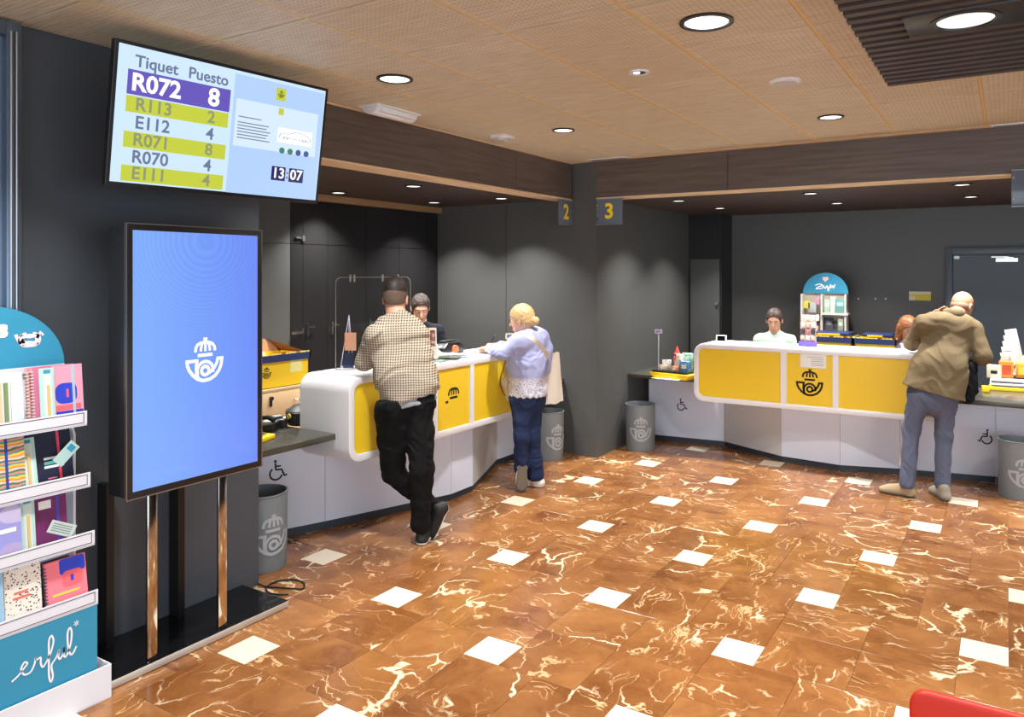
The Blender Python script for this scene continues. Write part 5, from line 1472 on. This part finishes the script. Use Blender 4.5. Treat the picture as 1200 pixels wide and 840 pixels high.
clerk((c3.x, c3.y), q(1062, 371, 7.75).z, (.35, -.9, 0), 'clerk with long auburn hair partly hidden by the tan jacket', cloth('pale_lilac_cotton', rgb(206, 200, 216)), mat('auburn_hair', rgb(140, 88, 52), .5, noise=.3, nscale=60), SKIN, pitch=-.4, hair_extra=longhair, hair_low=-.3, thick=.012)

# ------------------------------------------------------------------ things on and behind the left counter
CT = 1.11
# acrylic screen
ac = thing('acrylic_screen', (-4.05, 4.12, CT), 'clear acrylic screen with rounded corners standing on the left counter', 'screen')
g0, g1, gz = 3.727, 4.507, 1.765
MB().prism(rrect(g0, g1, CT+.002, gz, [.05, .05, .004, .004]), -4.052, -4.048, 'x').build('sheet', GLASS, ac, smooth=False)
MB().ringprism(rrect(g0, g1, CT+.002, gz, [.05, .05, .004, .004]), rrect(g0+.004, g1-.004, CT+.006, gz-.004, [.047, .047, .002, .002]), -4.0525, -4.0475, 'x').build('polished_edge', mat('bright_edge', rgb(160, 164, 160), .3), ac, smooth=False)
for yy in (3.86, 3.90, 4.19, 4.36): MB().box(-4.056, -4.044, yy, yy+.012, gz-.035, gz+.012).cyl((-4.05, yy+.006, gz+.010), .007, .008, 8).build('clip', mat('translucent_clip', rgb(176, 176, 170), .3), ac, bevel=.002)
for yy in (3.85, 4.38): MB().box(-4.12, -3.98, yy, yy+.03, CT, CT+.012).build('foot', WHITE, ac, bevel=.002)
# small paper shopping bag shaped display with strings
pb = thing('kraft_card_stand', (-3.98, 3.80, CT), 'kraft card hanging on strings from a slim white tripod on the counter', 'display')
ap = q(409, 369, 4.95); 
for px, zz in ((399, 432), (409, 432), (414, 428)):
    MB().tube([ap, q(px, zz, 4.95 if px < 409 else 5.02)], .0022, 6).build('leg', WHITEP, pb)
kM = frame(q(404, 410.5, 4.94), (CS, SN, 0), (0, 0, 1)); MB(kM).box(0, .076, 0, .117, 0, .004).build('kraft_card', mat('kraft_card', rgb(198, 146, 116), .8, noise=.15, nscale=30), pb, smooth=False)
kM = frame(q(402, 431, 4.99), (CS, SN, 0), (0, 0, 1)); MB(kM).box(0, .07, 0, .10, -.004, .002).build('blue_card', flatc(58, 70, 104), pb, smooth=False)
# paper holders and brochures
lh = thing('leaflet_holder', q(508, 410, 5.2), 'clear leaflet holder with a photo sheet to the right of the checked shirt', 'leaflet holder')
kM = frame(q(503.5, 419, 5.12), (CS, SN, 0), (0, -.05, 1)); MB(kM).box(0, .052, 0, .205, 0, .003).build('holder', flatc(226, 220, 210), lh, smooth=False)
MB(kM).box(.008, .044, .08, .19, .003, .005).build('photo_sheet', cover_mat('photo_print', [(120, 60, 50), (180, 120, 100), (60, 40, 44), (200, 180, 170)], 40), lh, smooth=False)
MB(kM).box(-.006, .058, 0, .006, -.03, .04).build('foot', flatc(226, 220, 210), lh, smooth=False)
cols = [(96, 116, 104), (206, 206, 200), (70, 84, 66), (214, 216, 210), (110, 122, 132), (232, 232, 228), (190, 176, 150)]
labs = ['green-white leaflet at the near end of the pile on the left counter', 'white leaflet second from the near end on the left counter', 'green photo brochure in the middle of the counter pile', 'white brochure slanting across the counter pile', 'blue-grey folded leaflet in the counter pile', 'white form under the writing hand of the woman', 'cream envelope on top of the counter pile']
pos = [(-3.80, 4.50, .2), (-3.92, 4.58, -.3), (-3.80, 4.66, .5), (-3.93, 4.78, .1), (-3.82, 4.86, -.4), (-3.84, 5.22, .15), (-3.95, 4.68, .8)]
for i, (c, l, (x, y, a)) in enumerate(zip(cols, labs, pos)):
    M = Matrix.Translation((x, y, CT+.002+.0065*(i % 4))) @ Matrix.Rotation(a, 4, 'Z')
    t = thing('leaflet', M @ Vector((0, 0, 0)), l, 'leaflet', 'leaflets on the left counter')
    MB(M).box(-.10, .10, -.07, .07, 0, .0045).build('sheet', flatc(*c), t, smooth=False)
    MB(M).box(-.08, .02, -.045, .045, .0045, .005).build('print_block', flatc(*[int(v*.6) for v in c]), t, smooth=False)
MB_ = MB
for i, (a, l) in enumerate(((.35, 'white brochure propped up at a slant on the leaflet pile'), (.6, 'pale brochure standing steeply behind the leaflet pile'))):
    M = Matrix.Translation((-3.99-.05*i, 4.70+.17*i, CT+.03)) @ Matrix.Rotation(.3-i*.5, 4, 'Z') @ Matrix.Rotation(a, 4, 'Y')
    t = thing('leaflet', M @ Vector((0, 0, 0)), l, 'leaflet', 'leaflets on the left counter')
    MB(M).box(-.09, .09, -.12, .12, 0, .005).build('sheet', flatc(196-30*i, 200-24*i, 196), t, smooth=False)
    MB(M).box(-.07, .07, -.10, .02, .005, .0055).build('print_block', flatc(96, 110, 92), t, smooth=False)
dp = thing('tape_dispenser', (-4.22, 5.32, CT), 'black and orange desk gadget at the back of the left counter', 'gadget')
dc = Vector((-4.06, 5.0, 1.16))
dp.location = (dc.x, dc.y, CT)
MB().prism([(dc.y-.13, CT+.001), (dc.y+.13, CT+.001), (dc.y+.14, CT+.05), (dc.y+.07, CT+.095), (dc.y-.08, CT+.10), (dc.y-.14, CT+.05)], dc.x-.05, dc.x+.06, 'x').build('body', BLACK, dp, bevel=.01)
MB().cyl((dc.x+.06, dc.y-.0, CT+.04), .035, .02, 20, axis=(1, -.3, 0)).build('orange_roll', flatc(226, 110, 60), dp, bevel=.004)
MB().box(dc.x-.05, dc.x+.03, dc.y-.09, dc.y+.10, CT+.10, CT+.112).build('handle', BLACK, dp, bevel=.004)
# scale display behind the woman
def scale_display(px, py, Z, zbase, label, face, wd=.10, ht=.062):
    c = q(px, py, Z); t = thing('scale_display', (c.x, c.y, zbase), label, 'scale display', 'postal scale displays')
    R_ = Vector((-face[1], face[0], 0)).normalized()
    M = frame(c, R_, (0, 0, 1))
    MB(M).box(-wd/2, wd/2, -ht/2, ht/2, -.03, 0).build('head', BLUEP, t, bevel=.003)
    MB(M).box(-wd/2+.004, wd/2-.004, -ht/2+.004, ht/2-.004, 0, .002).build('bezel', flatc(226, 206, 120), t, smooth=False)
    MB(M).box(-wd/2+.016, wd/2-.016, -ht/2+.016, ht/2-.014, .002, .003).build('screen', mat('display_violet_blue', rgb(84, 84, 220), .5, emit=1.0), t, smooth=False)
    MB(M).cyl((0, 0, 0), .001, .001, 6)
    MB().cyl((c.x, c.y, zbase), .009, c.z-zbase-ht/2, 12).build('pole', ALU, t)
    MB().cyl((c.x, c.y, zbase), .03, .012, 20).build('pole_foot', BLUEP, t)
    return t
scale_display(598, 394, 7.02, .745, 'blue and yellow scale display beside the blonde woman\'s face', (.3, -.95))
scale_display(771.5, 388.5, 7.55, .745, 'blue scale display on a pole at the left end of the right counter', (.35, -.94), .085, .05)
# beech drawer cabinet, mail tray and desk things in the left bay
dc_ = thing('drawer_cabinet', (-5.19, 3.95, 0), 'beech drawer cabinet against the dark cupboards of the left bay', 'cabinet')
MB().box(-5.37, -5.005, 3.30, 4.62, 0.0, .845).build('carcass', BEECH, dc_, bevel=.003)
MB().box(-5.38, -4.99, 3.28, 4.64, .846, .872).build('top', BEECH, dc_, bevel=.003)
for i, (a, b) in enumerate(((3.31, 4.61),)):
    for j, (z0, z1) in enumerate(((.56, .84), (.29, .555), (.02, .285))):
        d = MB().box(-5.004, -4.988, a, b, z0, z1).build('drawer', BEECH, dc_, bevel=.002)
        yc = 4.20
        MB().tube([(-4.988, yc-.05, z1-.08), (-4.965, yc-.04, z1-.085), (-4.962, yc, z1-.088), (-4.965, yc+.04, z1-.085), (-4.988, yc+.05, z1-.08)], .006, 8).build('handle', STEEL, d)
        MB().cyl((-4.988, 3.92, z1-.07), .012, .006, 14, axis=(1, 0, 0)).build('lock', BLACK, d)
MB().box(-4.984, -4.978, 3.905, 3.93, .735, .79).cyl((-4.986, 3.92, .80), .016, .02, 10, axis=(1, 0, 0)).build('key', BLACK, dc_)
def crate(x0, x1, y0, y1, z0, z1, label, name='mail_crate', logo=True, group='yellow mail crates', face='x'):
    t = thing(name, ((x0+x1)/2, (y0+y1)/2, z0), label, 'crate', group)
    tk = .006; e = .012
    mb = MB(); mb.box(x0+e, x1-e, y0+e, y1-e, z0, z0+tk)
    for (a, b, c, d) in ((x0+e, x1-e, y0+e, y0+e+tk), (x0+e, x1-e, y1-e-tk, y1-e), (x0+e, x0+e+tk, y0+e, y1-e), (x1-e-tk, x1-e, y0+e, y1-e)): mb.box(a, b, c, d, z0, z1)
    mb.build('tub', YPLAST, t, smooth=False)
    mb = MB(); rz = .05
    for (a, b, c, d) in ((x0, x1, y0, y0+e), (x0, x1, y1-e, y1), (x0, x0+e, y0, y1), (x1-e, x1, y0, y1)): mb.box(a, b, c, d, z1-rz, z1+.006)
    mb.build('rim', BLUEP, t, smooth=False)
    mb = MB()
    n = int((y1-y0)/.035)
    for i in range(n):
        if i % 4 == 3: continue
        mb.box(x1-.002, x1+.001, y0+i*.035, y0+i*.035+.026, z1+.007, z1+.018)
    n2 = int((x1-x0)/.035)
    for i in range(n2):
        if i % 4 == 3: continue
        mb.box(x0+i*.035, x0+i*.035+.026, y0-.001, y0+.002, z1+.007, z1+.018)
    tag(mb.build('rim_clips', flatc(236, 226, 130), t, smooth=False), kind='stuff')
    return t
cr1 = crate(-5.36, -5.0, 3.52, 4.33, .873, 1.13, 'yellow mail crate with navy rim on the beech cabinet')
MB().box(-5.33, -5.05, 3.56, 4.27, .885, 1.09).build('parcel_liner', mat('brown_board', rgb(150, 106, 64), .8), cr1, smooth=False)
fl_ = MB(); fl_.add([(-5.345, 3.55, 1.13), (-5.345, 4.30, 1.13), (-5.40, 4.18, 1.235), (-5.40, 3.55, 1.235)], [(0, 1, 2, 3)]); fl_.add([(-5.35, 4.30, 1.13), (-5.02, 4.30, 1.13), (-5.06, 4.31, 1.14), (-5.395, 4.20, 1.235)], [(0, 1, 2, 3)])
fl_.build('board_flap', mat('brown_board', rgb(150, 106, 64), .8), cr1, smooth=False)
pc = MB(); pc.prism([(-5.22, 1.09), (-5.06, 1.09), (-5.14, 1.16)], 3.62, 3.98, 'y'); pc.build('paper_parcel', mat('kraft_paper', rgb(176, 134, 92), .8), cr1, smooth=False)
strokes_mesh(crest_strokes(), lambda u, v: Vector((-5.0115, 3.90+u*.09, 1.00+v*.09)), 'crest', BLACKINK, cr1)
MB().box(-5.0115, -5.0105, 4.13, 4.25, .98, 1.08).build('label', flatc(232, 226, 150), cr1, smooth=False)
# desk items, left low desk
tp = thing('desk_telephone', (-4.45, 3.15, .74), 'black desk telephone beside the kiosk screen edge', 'telephone')
a = q(311, 494, 5.05); a.z = .741; MT = Matrix.Translation(a) @ Matrix.Rotation(.5, 4, 'Z')
MB(MT).prism([(-.09, 0), (.09, 0), (.09, .055), (-.09, .02)], -.09, .07, 'y').build('base', BLACK, tp, bevel=.005)
MB(MT).tube([(-.07, -.06, .05), (-.03, -.06, .085), (.04, -.06, .095), (.09, -.06, .075)], [.022, .014, .014, .022], 10).build('handset', BLACK, tp)
MB(MT).box(-.02, .06, .0, .05, .04, .052).build('keypad', flatc(180, 184, 190), tp)
tp2 = thing('card_reader', (-4.3, 3.3, .74), 'small black card reader with a curled cable on the left low desk', 'card reader')
a = q(325, 494, 5.15); a.z = .741; tp2.location = a; MT = Matrix.Translation(a) @ Matrix.Rotation(-.2, 4, 'Z')
MB(MT).prism([(-.07, 0), (.07, 0), (.06, .05), (-.05, .075)], -.04, .04, 'y').build('body', BLACK, tp2, bevel=.006)
MB(MT).box(-.03, .02, -.03, .03, .066, .074).build('screen', flatc(150, 160, 160), tp2)
MB(MT).tube([(.07, 0, .01), (.12, .03, .006), (.13, -.04, .006), (.09, -.08, .006)], .004, 6).build('cable', BLACK, tp2)
ys_ = thing('yellow_scale', (-4.0, 3.0, .74), 'yellow scale corner showing beside the kiosk screen on the dark desk', 'scale')
a = q(306, 508, 4.75); a.z = .741; ys_.location = a; MT = Matrix.Translation(a) @ Matrix.Rotation(.35, 4, 'Z')
MB(MT).prism(rrect(-.16, .07, -.13, .06, .02), 0, .028).build('base', YPLAST, ys_, bevel=.006)
MB(MT).prism(rrect(-.14, .03, -.11, .03, .02), .03, .04).build('plate', STEEL, ys_, bevel=.002)
bk = thing('mesh_tray', (-4.35, 3.6, .74), 'dark mesh document tray on the low desk, beside the rounded counter end', 'tray')
a = q(355, 500, 5.25); a.z = .741; bk.location = a; MT = Matrix.Translation(a) @ Matrix.Rotation(.55, 4, 'Z')
MB(MT).lathe((0, 0, 0), [(0, 0), (.10, 0), (.115, .03), (.115, .09), (.07, .13), (0, .145)], 24).build('shell', mat('dark_mesh', rgb(44, 44, 46), .5), bk)
for i in range(5): MB(MT).lathe((0, 0, .022+i*.018), [(.1165, 0), (.1185, .003), (.1165, .006)], 24).build('slot', BLACK, bk)
MB(MT).cyl((-.06, -.10, .07), .018, .012, 14, axis=(-.5, -.86, 0)).build('dial', flatc(206, 180, 90), bk)
pp = thing('paper_sheet', (-4.5, 3.7, .74), 'white sheet of paper on the low desk below the drawer cabinet', 'paper')
a = q(342, 492, 5.4); a.z = .7415; pp.location = a; MT = Matrix.Translation(a) @ Matrix.Rotation(.4, 4, 'Z'); MB(MT).box(-.10, .10, -.07, .07, 0, .002).build('sheet', PAPER, pp, smooth=False)

# ------------------------------------------------------------------ right counter things
ps = thing('postal_scale', (-2.9, 7.25, .74), 'yellow postal scale with a dark plate on the right counter\'s low desk', 'scale')
a = q(792, 433, 7.55); a.z = .741; ps.location = a; MT = Matrix.Translation(a) @ Matrix.Rotation(-.15, 4, 'Z')
MB(MT).prism([(-.22, .035), (-.16, .0), (.20, .0), (.24, .04), (.24, .055), (-.22, .055)], -.15, .13, 'y').build('base', YPLAST, ps, bevel=.006)
MB(MT).prism(rrect(-.20, .20, -.14, .12, .02), .058, .075).build('plate', mat('steel_dark', rgb(60, 58, 56), .3, metal=.6), ps, bevel=.003)
# goods piled on the scale plate
gz = a.z+.076
goods = [('gift_box', 'red patterned gift bag on the yellow postal scale', (190, 70, 70), (.02, 0, .0), (.035, .03, .14), .2),
         ('gift_box', 'blue carton on the yellow postal scale', (70, 140, 190), (.14, -.05, 0), (.05, .03, .10), -.1),
         ('gift_box', 'white framed card leaning on the postal scale', (226, 226, 220), (-.08, -.04, 0), (.045, .008, .10), .3),
         ('gift_box', 'mint green gift box at the back of the postal scale', (150, 200, 170), (.10, .06, 0), (.05, .03, .17), .1),
         ('gift_box', 'cream paper bag with red dots on the postal scale', (226, 206, 186), (.06, -.02, 0), (.03, .025, .16), -.3),
         ('gift_box', 'small orange box at the foot of the goods on the scale', (210, 130, 80), (.05, -.10, 0), (.03, .02, .05), 0),
         ('gift_box', 'small beige box at the left of the goods on the scale', (200, 176, 150), (-.09, -.09, 0), (.04, .02, .05), .1)]
for nme, l, c, (dx, dy, dz), (sx, sy, sz), rot in goods:
    M = MT @ Matrix.Translation((dx, dy, .077)) @ Matrix.Rotation(rot, 4, 'Z')
    t = thing(nme, M @ Vector((0, 0, 0)), l, 'box', 'small goods on the postal scale')
    MB(M).box(-sx, sx, -sy, sy, 0, sz).build('box_body', cover_mat('goods_%d' % c[0], [c, tuple(min(255, v+50) for v in c), tuple(int(v*.6) for v in c), c], 45), t, bevel=.003)
    MB(M).box(-sx*.6, sx*.6, -sy-.001, -sy, sz*.3, sz*.7).build('print_block', flatc(236, 232, 224), t, smooth=False)
fig = thing('plush_figure', MT @ Vector((.02, -.03, .22)), 'small red cone-shaped toy rising above the goods on the scale', 'toy')
MB(MT).lathe((.015, .0, .217), [(.0, 0), (.028, 0), (.030, .03), (.016, .06), (.004, .10), (0, .10)], 16).build('body', flatc(196, 60, 60), fig)
MB(MT).lathe((.015, .0, .24), [(.0295, 0), (.031, .004), (.0275, .012)], 16).build('band', flatc(236, 226, 210), fig)
lf = [((-.12, -.20), 'yellow card lying before the postal scale', (236, 220, 120)), ((.05, -.21), 'pale blue card lying before the postal scale', (186, 208, 218)), ((-.04, -.225), 'white note between the cards before the scale', (230, 228, 216))]
for i, ((dx, dy), l, c) in enumerate(lf):
    M = MT @ Matrix.Translation((dx+.02, dy+.03, .0005+.0022*i)) @ Matrix.Rotation(.3*i, 4, 'Z'); t = thing('loose_card', M @ Vector((0, 0, 0)), l, 'card')
    MB(M).box(-.07, .07, -.03, .03, 0, .002).build('card', flatc(*c), t, smooth=False)
pdp = thing('price_display', (-2.39, 7.2, CT), 'small white framed display on top of the right counter end', 'display')
M = frame(Vector((-2.452, 7.16, CT+.004)), (1, .0, 0), (0, .15, 1))
MB(M).ringprism(rrect(0, .105, 0, .07, .004, 2), rrect(.012, .093, .012, .06, .002, 2), -.006, .006, 'z').build('frame', flatc(226, 224, 216), pdp, smooth=False)
MB(M).box(.012, .093, .012, .06, -.004, .002).build('screen', BLACKG, pdp, smooth=False)
# small display of cards on the right counter
sd = thing('card_display', (-1.58, 7.22, CT), 'small cardboard display of trinkets on the right counter above the crest', 'display stand')
M = frame(Vector((-1.662, 7.17, CT+.001)), (1, 0, 0), (0, 0, 1))
dcol = cover_mat('trinket_print', [(196, 160, 150), (60, 50, 60), (214, 196, 180), (150, 90, 100), (230, 220, 210)], 60)
MB(M).box(.008, .152, .03, .24, -.05, -.044).build('back_card', dcol, sd, smooth=False)
MB(M).box(0, .16, 0, .045, -.06, .0).build('tray', flatc(96, 80, 170), sd, bevel=.003)
MB(M).box(.02, .14, .225, .29, -.055, -.048).build('header', flatc(214, 196, 186), sd, bevel=.002)
k_ = 0
for i in range(3):
    for j in range(3):
        k_ += 1
        MB(M).box(.015+.047*i, .05+.047*i, .055+.06*j, .10+.06*j, -.044, -.02).build('trinket', [flatc(206, 170, 150), flatc(50, 44, 52), flatc(226, 214, 200), flatc(176, 110, 110)][(i*2+j) % 4], sd, bevel=.003)
for i, (x, l) in enumerate(((-1.80, 'grey mat sheet lying left of the trinket display'), (-1.40, 'grey mat sheet lying right of the trinket display'))):
    t = thing('counter_mat', (x, 7.15, CT), l, 'mat'); MB().box(x-.09, x+.09, 7.06, 7.24, CT+.001, CT+.004).build('sheet', flatc(150, 146, 136), t, smooth=False)
    MB().box(x-.07, x+.07, 7.08, 7.22, CT+.004, CT+.0045).build('print_block', flatc(190, 186, 176), t, smooth=False)
# retail stand behind
rs = thing('retail_stand', (-1.76, 8.95, 0), 'white retail stand with a teal arched header at the back wall', 'display stand')
rx0, rx1, ry = -2.01, -1.518, 8.9
archp = [(rx0, 1.56)]+[((rx0+rx1)/2-(rx1-rx0)/2*math.cos(PI*i/20), 1.56+.235*math.sin(PI*i/20)) for i in range(21)]+[(rx1, 1.56)]
MB().prism(archp, ry+.0, ry+.02, 'y').build('header', TEAL, rs, smooth=False)
RW = flatc(206, 200, 192)
MB().box(rx0, rx1, ry+.02, ry+.04, .05, 1.56).build('back_panel', flatc(196, 180, 166), rs, smooth=False)
MB().box(rx0, rx0+.02, ry-.12, ry+.04, .05, 1.555).box(rx1-.02, rx1, ry-.12, ry+.04, .05, 1.555).box(rx0+.215, rx0+.235, ry-.10, ry+.02, .05, 1.555).build('upright', RW, rs, smooth=False)
MB().box(rx0, rx1, ry-.16, ry+.06, 0, .05).build('base', RW, rs, smooth=False)
for zz in (1.12, 1.335): MB().box(rx0+.235, rx1+.02, ry-.13, ry+.02, zz-.012, zz+.01).build('shelf', RW, rs, smooth=False)
MB().box(rx0+.02, rx0+.215, ry-.13, ry+.02, 1.10, 1.12).box(rx0+.02, rx1-.02, ry-.13, ry+.02, .7, .72).build('shelf', RW, rs, smooth=False)
hM2 = frame(Vector(((rx0+rx1)/2, ry-.001, 1.62)), (1, 0, 0), (0, 0, 1))
strokes_mesh([(smooth_path([(-.11, .03), (-.07, .045), (-.03, .035), (-.08, .01), (-.10, -.01), (-.06, -.005), (-.03, .0), (-.02, .03), (0, -.005), (.02, .03), (.03, -.01), (.03, -.04), (.05, .02), (.06, .045), (.065, .0), (.08, .03), (.09, .0), (.105, .045)], 4), .011, False)],
             lambda u, v: hM2 @ Vector((u, v, .001)), 'lettering', WHITEINK, rs, .02)
MB(hM2).prism([(-.03, .10), (0, .07), (.035, .10), (.03, .13), (.0, .125), (-.025, .13)], .001, .002).build('heart_motif', flatc(236, 200, 200), rs, smooth=False)
RG = [('yellow and green pouch hanging at the upper left of the retail stand', (216, 206, 90), -1.955, 1.43, .035, .045), ('grey patterned pouch hanging at the left of the retail stand', (170, 176, 170), -1.895, 1.40, .045, .06),
      ('pink tag hanging beside the upright of the retail stand', (206, 150, 170), -1.83, 1.47, .03, .04), ('orange-brown pouch low on the left of the retail stand', (190, 110, 60), -1.95, 1.20, .04, .06),
      ('white bottle hanging by the upright of the retail stand', (226, 220, 214), -1.84, 1.27, .02, .05), ('pink round tag at the lower left of the retail stand', (226, 180, 180), -1.86, 1.17, .03, .03),
      ('black and white card at the middle of the retail stand', (60, 60, 64), -1.835, 1.22, .02, .03)]
for l, c, x, z, sx, sz in RG:
    t = thing('hanging_item', (x, ry-.05, z), l, 'goods', 'goods on the retail stand')
    MB().prism(rrect(x-sx, x+sx, z-sz, z+sz, .012, 3), ry-.06, ry-.035, 'y').build('pouch', flatc(*c), t, bevel=.004)
    MB().cyl((x, ry-.035, z+sz-.01), .003, .055, 6, axis=(0, 1, 0)).build('hook', ALU, t, smooth=False)
RS = [('teal notebook at the right on the upper shelf of the retail stand', (110, 156, 150), -1.585, .055, .16, 1.345), ('white card set in the middle of the upper shelf', (220, 218, 210), -1.665, .03, .18, 1.345), ('yellow box on the upper shelf of the retail stand', (216, 186, 70), -1.72, .035, .08, 1.345),
      ('pale green notebook behind the yellow box on the upper shelf', (170, 196, 170), -1.725, .03, .15, 1.345), ('dark notebook on the lower shelf of the retail stand', (70, 70, 74), -1.71, .045, .16, 1.13), ('black and white tall box on the lower shelf', (90, 90, 96), -1.64, .035, .12, 1.13), ('green-grey notebook at the right of the lower shelf', (140, 150, 130), -1.58, .03, .15, 1.13)]
for i, (l, c, x, sx, hz, zb) in enumerate(RS):
    yy = ry-.10+.03*(i % 3); t = thing('shelf_item', (x, yy, zb), l, 'goods', 'goods on the retail stand')
    MB().box(x-sx, x+sx, yy-.008, yy+.008, zb+.001, zb+hz).build('item_body', flatc(*c), t, bevel=.002)
    MB().box(x-sx*.6, x+sx*.6, yy-.0092, yy-.008, zb+hz*.5, zb+hz*.75).build('print_block', flatc(*[min(255, v+60) for v in c]), t, smooth=False)
# low table with crates at the back
tb_ = thing('back_table', (-1.3, 8.55, 0), 'low dark table carrying the yellow crates behind the right counter', 'table')
MB().box(-1.86, -.93, 8.30, 8.80, .84, .865).build('tabletop', DESK, tb_, bevel=.003)
for x in (-1.82, -.97):
    for y in (8.34, 8.76): MB().box(x-.02, x+.02, y-.02, y+.02, 0, .84).build('leg', BLACK, tb_, smooth=False)
crate(-1.85, -1.38, 8.34, 8.74, .866, 1.105, 'yellow crate with navy rim left of the other behind the trinket display', face='y')
crate(-1.375, -.96, 8.34, 8.74, .866, 1.105, 'yellow crate with navy rim nearest the auburn-haired clerk')
for i, (x0, x1, l, z) in enumerate(((-1.80, -1.42, 'navy crate lid lying on the left yellow crate', 1.126), (-1.30, -1.0, 'navy crate lid lying on the right yellow crate', 1.126))):
    t = thing('crate_lid', ((x0+x1)/2, 8.6, z), l, 'lid'); MB().prism(rrect(x0, x1, 8.42, 8.72, .02), z, z+.03).build('lid', BLUEP, t, bevel=.005); MB().box(x0+.05, x1-.1, 8.415, 8.425, z+.0, z+.02).build('strap', YPLAST, t, smooth=False)
# wall label and screw marks
wlb = thing('wall_label', (-.83, 9.298, 1.53), 'yellow and white sticker on the dark back wall left of the security door', 'sticker')
MB().box(-.94, -.72, 9.294, 9.299, 1.485, 1.585).build('sticker', flatc(226, 206, 60), wlb, smooth=False)
MB().box(-.94, -.72, 9.292, 9.294, 1.555, 1.585).box(-.94, -.88, 9.292, 9.294, 1.485, 1.53).build('white_print', flatc(226, 222, 206), wlb, smooth=False)
for i, px in enumerate((1006, 1026, 1038)):
    p = (px, 350); d = ((px-VPX)/F_PX*CS-SN, (px-VPX)/F_PX*SN+CS); Zc = 9.3/d[1]
    x = Zc*d[0]; z = CAM_H-(350-VPY)*Zc/F_PX
    t = MB().cyl((0, 0, 0), .012, .006, 10, axis=(0, -1, 0)).build('wall_plug', flatc(190, 190, 180), None, origin_at=(0, 0, 0)); t.location = (x, 9.3, z)
    tag(t, ['leftmost of the three pale screw plugs on the dark back wall', 'middle one of the three pale screw plugs on the dark back wall', 'rightmost of the three pale screw plugs on the dark back wall'][i], 'screw plug', 'screw plugs on the back wall')
# right desk things
def rb(name, lab, cat, px, py, Z, sx, sy, sz, col, rot=0, part='box_body', zb=.741, extra=None):
    a = q(px, py, Z); a.z = zb; t = thing(name, a, lab, cat); M = Matrix.Translation(a) @ Matrix.Rotation(rot, 4, 'Z')
    MB(M).box(-sx, sx, -sy, sy, 0, sz).build(part, col if not isinstance(col, tuple) else flatc(*col), t, bevel=.003)
    if extra: extra(M, t)
    return t
rb('yellow_tray', 'long yellow tray on the right desk beside the bald man', 'tray', 1185, 458, 6.75, .17, .10, .03, YPLAST, .05, 'tray_body', extra=lambda M, t: MB(M).box(-.15, .15, -.08, .08, .03, .032).build('liner', BLACK, t, smooth=False))
rb('keyboard', 'white and black keyboard stacked on the yellow tray, right desk', 'keyboard', 1184, 452, 6.80, .16, .08, .02, (226, 226, 222), .03, 'body', .776, extra=lambda M, t: MB(M).box(-.15, .10, -.07, .05, .02, .026).build('keys', BLACK, t, smooth=False))
rb('parcel_envelope', 'white envelope lying on the keyboard at the right desk', 'envelope', 1186, 448, 6.85, .17, .08, .012, (236, 234, 226), -.03, 'envelope', .804, extra=lambda M, t: MB(M).box(-.06, .06, -.03, .03, .012, .013).build('label', PAPER, t, smooth=False))
rb('tape_roll', 'yellow round tape holder beside the black coat on the desk', 'tape', 1155, 462, 6.62, .028, .03, .055, YPLAST, .1, 'holder', extra=lambda M, t: MB(M).cyl((0, -.035, .028), .024, .07, 18, axis=(0, 1, 0)).build('roll', YPLAST, t, bevel=.003))
rb('orange_box', 'open orange carton on the right desk', 'box', 1179, 440, 7.0, .055, .05, .15, (206, 120, 30), .1, zb=.818, extra=lambda M, t: MB(M).box(-.035, .035, -.052, -.05, .03, .12).build('red_print', flatc(170, 60, 20), t, smooth=False))
rb('orange_box', 'orange carton cut by the right edge of the photo', 'box', 1200, 442, 7.0, .06, .06, .13, (222, 150, 30), -.1, zb=.818, extra=lambda M, t: MB(M).box(-.04, .04, -.062, -.06, .03, .10).build('yellow_print', flatc(236, 190, 70), t, smooth=False))
rb('card_box', 'cream card box with a black window on the right desk', 'box', 1165, 440, 6.98, .055, .03, .12, (206, 196, 176), -.25, zb=.818, extra=lambda M, t: MB(M).box(-.02, .035, -.032, -.03, .04, .07).build('window', BLACK, t, smooth=False))
rkk = thing('letter_rack', q(1193, 422, 7.15), 'white tiered letter rack at the right edge of the photo', 'rack')
a = q(1193, 420, 7.15); a.z = .818; rkk.location = a
for i in range(5):
    M = Matrix.Translation(a+Vector((.02*i-.06, .02*i, .02))) @ Matrix.Rotation(-.2, 4, 'Y')
    MB(M).box(-.05, .05, -.004, .004, 0, .20+.055*i).build('divider', flatc(214, 212, 206), rkk, bevel=.002)
    MB(M).box(-.03, .03, -.0055, -.004, .11+.05*i, .16+.05*i).build('card', BLACK if i % 2 else flatc(170, 170, 160), rkk, smooth=False)
MB().box(a.x-.10, a.x+.08, a.y-.08, a.y+.14, a.z, a.z+.02).build('base', flatc(214, 212, 206), rkk, bevel=.002)
for i, (px, py, l) in enumerate(((1170, 425, 'white note card slanting behind the cream box, right desk'), (1178, 416, 'white slip sticking up behind the orange carton, right desk'))):
    a = q(px, py, 7.1); a.z = .82; t = thing('note_card', a, l, 'card'); M = Matrix.Translation(a) @ Matrix.Rotation(.3+.4*i, 4, 'Y')
    MB(M).box(-.03+.012*i, .03-.012*i, -.003, .003, 0, .20+.07*i).build('card', flatc(214, 210, 196), t, smooth=False)
    MB(M).box(-.015+.006*i, .015-.006*i, -.0035, -.003, .10, .15).build('print_block', flatc(120, 110, 110), t, smooth=False)
